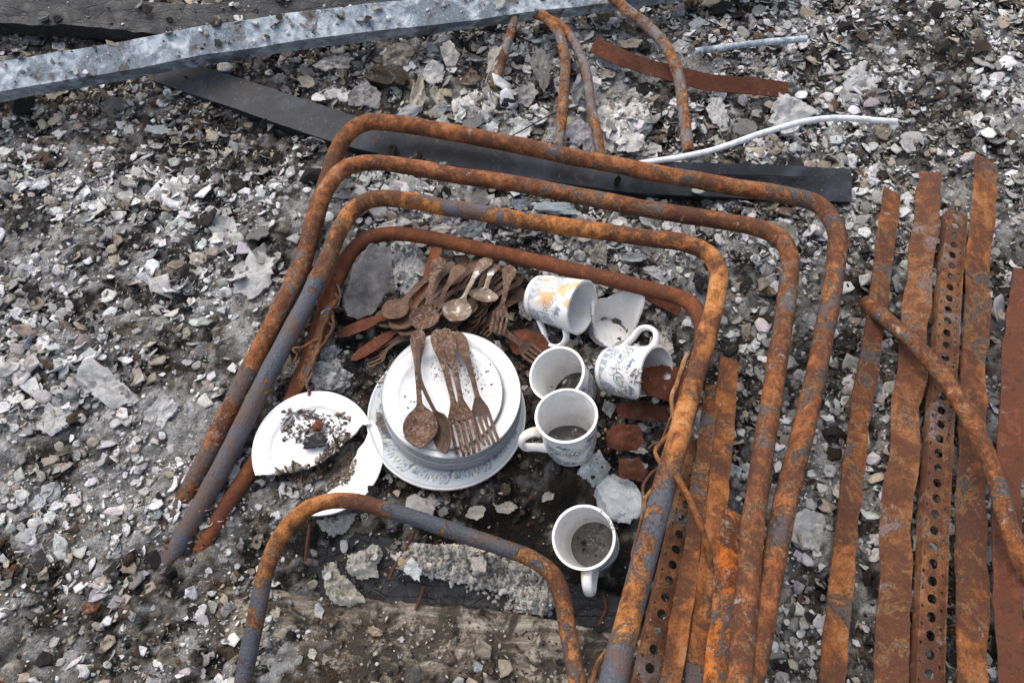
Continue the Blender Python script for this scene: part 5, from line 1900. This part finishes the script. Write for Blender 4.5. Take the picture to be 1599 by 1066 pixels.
cname = ['white', 'grey', 'beige', 'black', 'brown']
tries = 0
placed = []
made = {'flake': 0, 'chunk': 0}
labels_used = {}
while tries < 9000 and made['flake'] + made['chunk'] < 400:
    tries += 1
    px, py = (rnd.uniform(465, 1134) if rnd.random() < 0.35 else rnd.uniform(-20, 1620)), rnd.uniform(-10, 1066)
    if not free(px, py):
        continue
    col, k, dens = pick_colour(px, py, rnd)
    side = px < 450 or px > 1150
    if rnd.random() > dens * (1.0 if py < 480 else (0.8 if side else 0.5)):
        continue
    if 800 < py and 465 < px < 960 and rnd.random() < 0.85:
        continue
    big = 1.0 if py < 480 else (0.85 if side else 0.6)
    size = (6 + min(rnd.expovariate(1 / 6.5), 17)) * big
    if any(math.hypot(px - a, py - b) < (size + s_) * 0.5 for a, b, s_ in placed):
        continue
    g = G(px, py)
    z = top_z(g[0], g[1])
    if z > g[2] + 0.03:
        z = g[2]
    p = P(px, py, z)
    dep = proj(*p)[2]
    r_ = size * dep / FPX
    kind = 'chunk' if (k in (3, 4) and rnd.random() < 0.6) or rnd.random() < 0.05 else 'flake'
    if made[kind] > (290 if kind == 'flake' else 110):
        continue
    placed.append((px, py, size))
    me = rnd.choice(TEMPL[kind])
    nm = {'flake': 'ash_flake', 'chunk': 'rubble_chunk'}[kind]
    o = bpy.data.objects.new(nm, me)
    COL.objects.link(o)
    sy = rnd.uniform(0.5, 1.0)
    o.scale = (r_, r_ * sy, r_ * (0.8 if kind == 'flake' else rnd.uniform(0.5, 0.85)))
    o.rotation_euler = (rnd.gauss(0, 0.4), rnd.gauss(0, 0.4), rnd.uniform(0, 6.28))
    o.location = (p[0], p[1], z + r_ * (0.25 if kind == 'flake' else 0.2))
    o.color = (*col, 1)
    what = 'burnt flake' if kind == 'flake' else 'rubble lump'
    lab = '%s%s %s %s' % ('narrow ' if sy < 0.62 else '', cname[k], what, beside(px, py))
    if lab in labels_used:
        lab = ('large ' if size > 13 else 'small ') + lab
    if lab in labels_used:
        lab = lab.replace('burnt', 'jagged').replace('rubble lump', 'angular rubble lump')
    labels_used[lab] = 1
    tag(o, lab, 'flake' if kind == 'flake' else 'rubble', 'loose %s' % ('flakes' if kind == 'flake' else 'rubble lumps'))
    made[kind] += 1


# the countless small chips, one mesh
def chip_templates():
    T = []
    rr = np.random.default_rng(3)
    for k in range(10):                                   # thin torn flakes
        n_ = 6
        a = np.linspace(0, 2 * np.pi, n_, endpoint=False) + rr.uniform(-0.3, 0.3, n_)
        r_ = rr.uniform(0.6, 1.2, n_)
        top = np.stack([np.cos(a) * r_, np.sin(a) * r_, rr.uniform(-0.25, 0.35, n_)], 1)
        v = np.vstack([top, top * [0.93, 0.93, 1] - [0, 0, 0.09], [[0, 0, rr.uniform(0, 0.3)]], [[0, 0, -0.1]]])
        f = []
        for j in range(n_):
            j2 = (j + 1) % n_
            f += [(12, j, j2), (13, n_ + j2, n_ + j), (j, n_ + j, n_ + j2), (j, n_ + j2, j2)]
        T.append((v, np.array(f)))
    base, bf = rock_mesh(1, sub=1, rough=0.0)
    for k in range(8):                                    # angular grit
        v, f = rock_mesh(700 + k, sub=1, rough=0.8)
        T.append((v * [1, 0.8, 0.5], np.array(f)))
    for k in range(6):                                    # splinters
        v = np.array([(-1.6, -.2, -.15), (-1.6, .2, -.15), (-1.5, 0, .2), (0, -.28, -.15), (0, .25, -.1), (0.1, 0, .3), (1.6, 0.1, 0)]) + rr.uniform(-0.12, 0.12, (7, 3))
        f = [(0, 1, 2), (0, 3, 4), (0, 4, 1), (1, 4, 5), (1, 5, 2), (2, 5, 3), (2, 3, 0), (3, 6, 4), (4, 6, 5), (5, 6, 3)]
        T.append((v, np.array(f)))
    return T


CH = chip_templates()
BIGF = [(lambda q_: (q_[0], np.array([t for f_ in q_[1] for t in ([f_] if len(f_) == 3 else [(f_[0], f_[1], f_[2]), (f_[0], f_[2], f_[3])])])))(flake_mesh(900 + k, rings=2, k=9, curl=0.4, rough=0.24, th=0.07)) for k in range(12)]


def scatter(name, pts, sizes, cols, kinds, seed, label=None, tilt=0.5, CH=CH):
    rg = np.random.default_rng(seed)
    VV, FF, CC = [], [], []
    base = 0
    for t in range(len(CH)):
        sel = np.where(kinds == t)[0]
        if len(sel) == 0:
            continue
        tv, tf = CH[t]
        n_ = len(sel)
        ax, ay, az = rg.normal(0, tilt, n_), rg.normal(0, tilt, n_), rg.uniform(0, 2 * np.pi, n_)
        cx, sx, cy, sy, cz, sz = np.cos(ax), np.sin(ax), np.cos(ay), np.sin(ay), np.cos(az), np.sin(az)
        Rm = np.zeros((n_, 3, 3))
        Rm[:, 0, 0] = cz * cy; Rm[:, 0, 1] = cz * sy * sx - sz * cx; Rm[:, 0, 2] = cz * sy * cx + sz * sx
        Rm[:, 1, 0] = sz * cy; Rm[:, 1, 1] = sz * sy * sx + cz * cx; Rm[:, 1, 2] = sz * sy * cx - cz * sx
        Rm[:, 2, 0] = -sy; Rm[:, 2, 1] = cy * sx; Rm[:, 2, 2] = cy * cx
        st = rg.uniform(0.7, 1.35, (n_, 1, 3)) * sizes[sel][:, None, None]
        v = np.einsum('nij,nkj->nki', Rm, tv[None] * st) + pts[sel][:, None, :]
        k = len(tv)
        f = tf[None] + (base + np.arange(n_) * k)[:, None, None]
        VV.append(v.reshape(-1, 3)); FF.append(f.reshape(-1, 3))
        CC.append(np.repeat(cols[sel], k, axis=0))
        base += n_ * k
    V, F, C_ = np.vstack(VV), np.vstack(FF), np.vstack(CC)
    me = bpy.data.meshes.new(name)
    me.vertices.add(len(V)); me.vertices.foreach_set('co', V.astype(np.float32).ravel())
    me.loops.add(F.size); me.loops.foreach_set('vertex_index', F.ravel().astype(np.int32))
    me.polygons.add(len(F)); me.polygons.foreach_set('loop_start', np.arange(0, F.size, 3, dtype=np.int32))
    me.update(calc_edges=True)
    ca = me.color_attributes.new('tint', 'FLOAT_COLOR', 'POINT')
    buf = np.ones((len(V), 4), np.float32)
    buf[:, :3] = C_
    ca.data.foreach_set('color', buf.ravel())
    me.materials.append(M['ash_att'])
    o = bpy.data.objects.new(name, me)
    COL.objects.link(o)
    o['kind'] = 'stuff'
    if label:
        o['label'] = label
        o['category'] = 'rubble'
    return o


def field(name, N, seed, smean, ssig, smin, smax, CH, probs, label, lighten=1.0, skip_dark=0.0, tilt=0.5):
    rg = np.random.default_rng(seed)
    xs = rg.uniform(-1.45, 1.45, N)
    ys = rg.uniform(-0.15, 1.95, N)
    zs = hgt(xs, ys)
    wt, den, inv, pxs, pys, dps = palette_grid(xs, ys, zs)
    dark_zone = (pys > 480) & (pys < 960) & (pxs > 465) & (pxs < 1134)
    front = (pys > 940) & (pxs > 440) & (pxs < 960)
    keepm = (inv | (rg.random(N) < 0.08)) & (rg.random(N) < den) & ~(dark_zone & (rg.random(N) < skip_dark)) & ~(front & (rg.random(N) < skip_dark * 1.25))
    for a_, b_, r_ in ((700, 650, 100), (498, 705, 60)):
        keepm &= np.hypot(pxs - a_, (pys - b_) * 1.1) > r_
    patch = fbm(xs, ys, 2.0, 14, 3, 91)
    clump = fbm(xs, ys, 7.0, 9, 3, 93)
    keepm &= rg.random(N) < np.clip(0.78 + 2.0 * clump, 0.25, 1.0)
    xs, ys, zs, pxs, pys, wt, patch, dark_zone = [a_[keepm] for a_ in (xs, ys, zs, pxs, pys, wt, patch, dark_zone)]
    n_ = len(xs)
    tone = 0.7 * fbm(xs, ys, 5.0, 11, 2, 55) + 0.75 * fbm(xs, ys, 8.0, 34, 2, 56)
    wt[:, 0] *= np.clip(1 + 2.4 * tone, 0.05, 4)
    wt[:, 3] *= np.clip(1 - 2.8 * tone, 0.05, 5)
    cum = np.cumsum(wt, 1) / wt.sum(1)[:, None]
    kk = (rg.random(n_)[:, None] > cum).sum(1).clip(0, 4)
    col = PAL[kk] * rg.uniform(0.6, 1.2, (n_, 1)) * (1 + rg.normal(0, 0.03, (n_, 3))) * lighten
    rust = (kk == 4) & (rg.random(n_) < 0.12)
    col[rust] = (0.18, 0.06, 0.022)
    size = np.exp(rg.normal(smean, ssig, n_)) * (1 + 0.5 * patch)
    size = np.clip(size, smin, smax) * np.where(rg.random(n_) < 0.06, 1.5, 1.0)
    size = np.where(dark_zone, size * 0.75, size) * np.where(pys > 620, 0.82, 1.0)
    zt = zs.copy()
    for i in range(n_):
        t_ = top_z(xs[i], ys[i], True)
        lim = 0.05 if pys[i] > 790 else 0.032
        if t_ > zs[i] + lim and rg.random() < 0.9:
            t_ = zs[i]
        zt[i] = t_
    pts = np.stack([xs, ys, zt + size * rg.uniform(0.0, 0.6, n_) + 0.002], 1)
    kinds = rg.choice(len(CH), n_, p=probs)
    return scatter(name, pts, size, np.clip(col, 0, 0.8), kinds, seed, label, tilt, CH)


field('ash_rubble', 185000, 21, -6.2, 0.48, 0.0008, 0.006, CH, np.r_[np.full(10, 0.072), np.full(8, 0.015), np.full(6, 0.16 / 6)], 'countless small chips and grit of burnt rubble covering the ground')
field('ash_flakes', 42000, 22, -4.95, 0.38, 0.003, 0.013, BIGF, np.full(12, 1 / 12), 'countless overlapping small flakes of pale ash', 1.0, 0.52, 0.38)


def litter(name, poly, n_, smin, smax, pal, seed, label, zlimit=0.2):
    """grit and chips that lie on top of a thing"""
    rr = np.random.default_rng(seed)
    poly = np.array(poly, float)
    x0, y0 = poly.min(0); x1, y1 = poly.max(0)
    P_, S_, C_ = [], [], []
    while len(P_) < n_:
        px, py = rr.uniform(x0, x1), rr.uniform(y0, y1)
        wx_ = px + 9 * float(fbm(px * 0.06, py * 0.06, seed, 1, 2, seed))
        wy_ = py + 9 * float(fbm(px * 0.06, py * 0.06, seed + 5, 1, 2, seed + 1))
        if not inpoly(np.array([wx_]), np.array([wy_]), poly)[0]:
            continue
        z = 0.03
        for _ in range(4):
            p = P(px, py, z)
            z = top_z(p[0], p[1])
        s_ = math.exp(rr.uniform(math.log(smin), math.log(smax)))
        P_.append((p[0], p[1], z + s_ * 0.3))
        S_.append(s_)
        C_.append(np.array(pal[rr.integers(len(pal))]) * rr.uniform(0.7, 1.25))
    kinds = rr.integers(0, len(CH), n_)
    scatter(name, np.array(P_), np.array(S_), np.clip(np.array(C_), 0, 0.8), kinds, seed, label)


PALM = [(0.5, 0.48, 0.45), (0.28, 0.25, 0.22), (0.10, 0.075, 0.05), (0.04, 0.035, 0.03), (0.36, 0.29, 0.22)]
litter('plate_debris', [(440, 640), (478, 640), (500, 648), (520, 645), (548, 648), (545, 668), (532, 690), (515, 697), (500, 700), (478, 688), (440, 690)], 620, 0.0005, 0.0046, [(0.55, 0.53, 0.5), (0.42, 0.39, 0.35), (0.33, 0.27, 0.21), (0.14, 0.10, 0.075), (0.07, 0.06, 0.055)], 801, 'heap of ash and chips on the upper piece of the broken plate')
litter('plate_debris', [(545, 700), (556, 715), (552, 738), (530, 755), (500, 772), (512, 755), (532, 730)], 520, 0.0005, 0.0028, [(0.36, 0.28, 0.2), (0.42, 0.36, 0.29), (0.16, 0.11, 0.075)], 803, 'brown grit on the lower piece of the broken plate')
litter('plate_debris', [(552, 685), (530, 715), (500, 742), (440, 775), (440, 745), (490, 735), (520, 712), (545, 690)], 420, 0.0008, 0.0070, [(0.38, 0.34, 0.30), (0.14, 0.08, 0.05), (0.22, 0.17, 0.13), (0.05, 0.04, 0.03)], 805, 'dark chips filling the gap of the broken plate')
litter('plate_debris', [(668, 560), (700, 545), (740, 555), (770, 580), (775, 620), (745, 640), (715, 600), (690, 600), (670, 590)], 260, 0.0005, 0.0019, [(0.05, 0.045, 0.04), (0.10, 0.085, 0.07), (0.25, 0.22, 0.2)], 807, 'black specks of soot on the top plate')
litter('plate_debris', [(630, 600), (655, 595), (660, 640), (640, 650), (625, 625)], 40, 0.0005, 0.0016, [(0.05, 0.045, 0.04), (0.10, 0.085, 0.07)], 809, 'few soot specks on the left of the top plate')
litter('plate_debris', [(585, 570), (600, 552), (625, 545), (612, 575), (598, 600), (588, 605)], 120, 0.001, 0.0045, PALM, 811, 'ash chips on the left rim of the bottom plate')
litter('ash_debris', [(605, 860), (690, 848), (800, 862), (868, 905), (865, 960), (815, 960), (740, 925), (640, 900)], 700, 0.0012, 0.0062, [(0.5, 0.47, 0.42), (0.40, 0.36, 0.30), (0.55, 0.54, 0.52), (0.2, 0.17, 0.14)], 813, 'chips and grit caked on the ash crust in front')
litter('ash_debris', [(470, 970), (640, 965), (900, 990), (930, 1066), (465, 1066)], 420, 0.0008, 0.0036, [(0.45, 0.42, 0.38), (0.12, 0.09, 0.07), (0.05, 0.04, 0.035), (0.28, 0.21, 0.15)], 815, 'grit scattered over the pale board and dirt at the bottom')
litter('ash_debris', [(960, 640), (1045, 640), (1040, 672), (1010, 660), (965, 660)], 260, 0.001, 0.005, [(0.52, 0.51, 0.49), (0.40, 0.37, 0.33), (0.3, 0.28, 0.26)], 817, 'pale ash chips lying on the flat rust piece')
litter('ash_debris', [(590, 460), (690, 400), (800, 410), (815, 500), (740, 530), (640, 520)], 260, 0.0008, 0.003, [(0.45, 0.40, 0.35), (0.2, 0.15, 0.11), (0.06, 0.05, 0.04)], 819, 'grit fallen among the pile of cutlery')
ring_ = [(929 + 21 * math.cos(a), 849 + 23 * math.sin(a)) for a in np.linspace(0, 6.28, 14)]
litter('ash_debris', ring_, 220, 0.0006, 0.0017, [(0.30, 0.29, 0.28), (0.10, 0.095, 0.09), (0.5, 0.47, 0.44), (0.06, 0.055, 0.05)], 821, 'coarse grains on the ash in the lowest mug')
clean_bases()
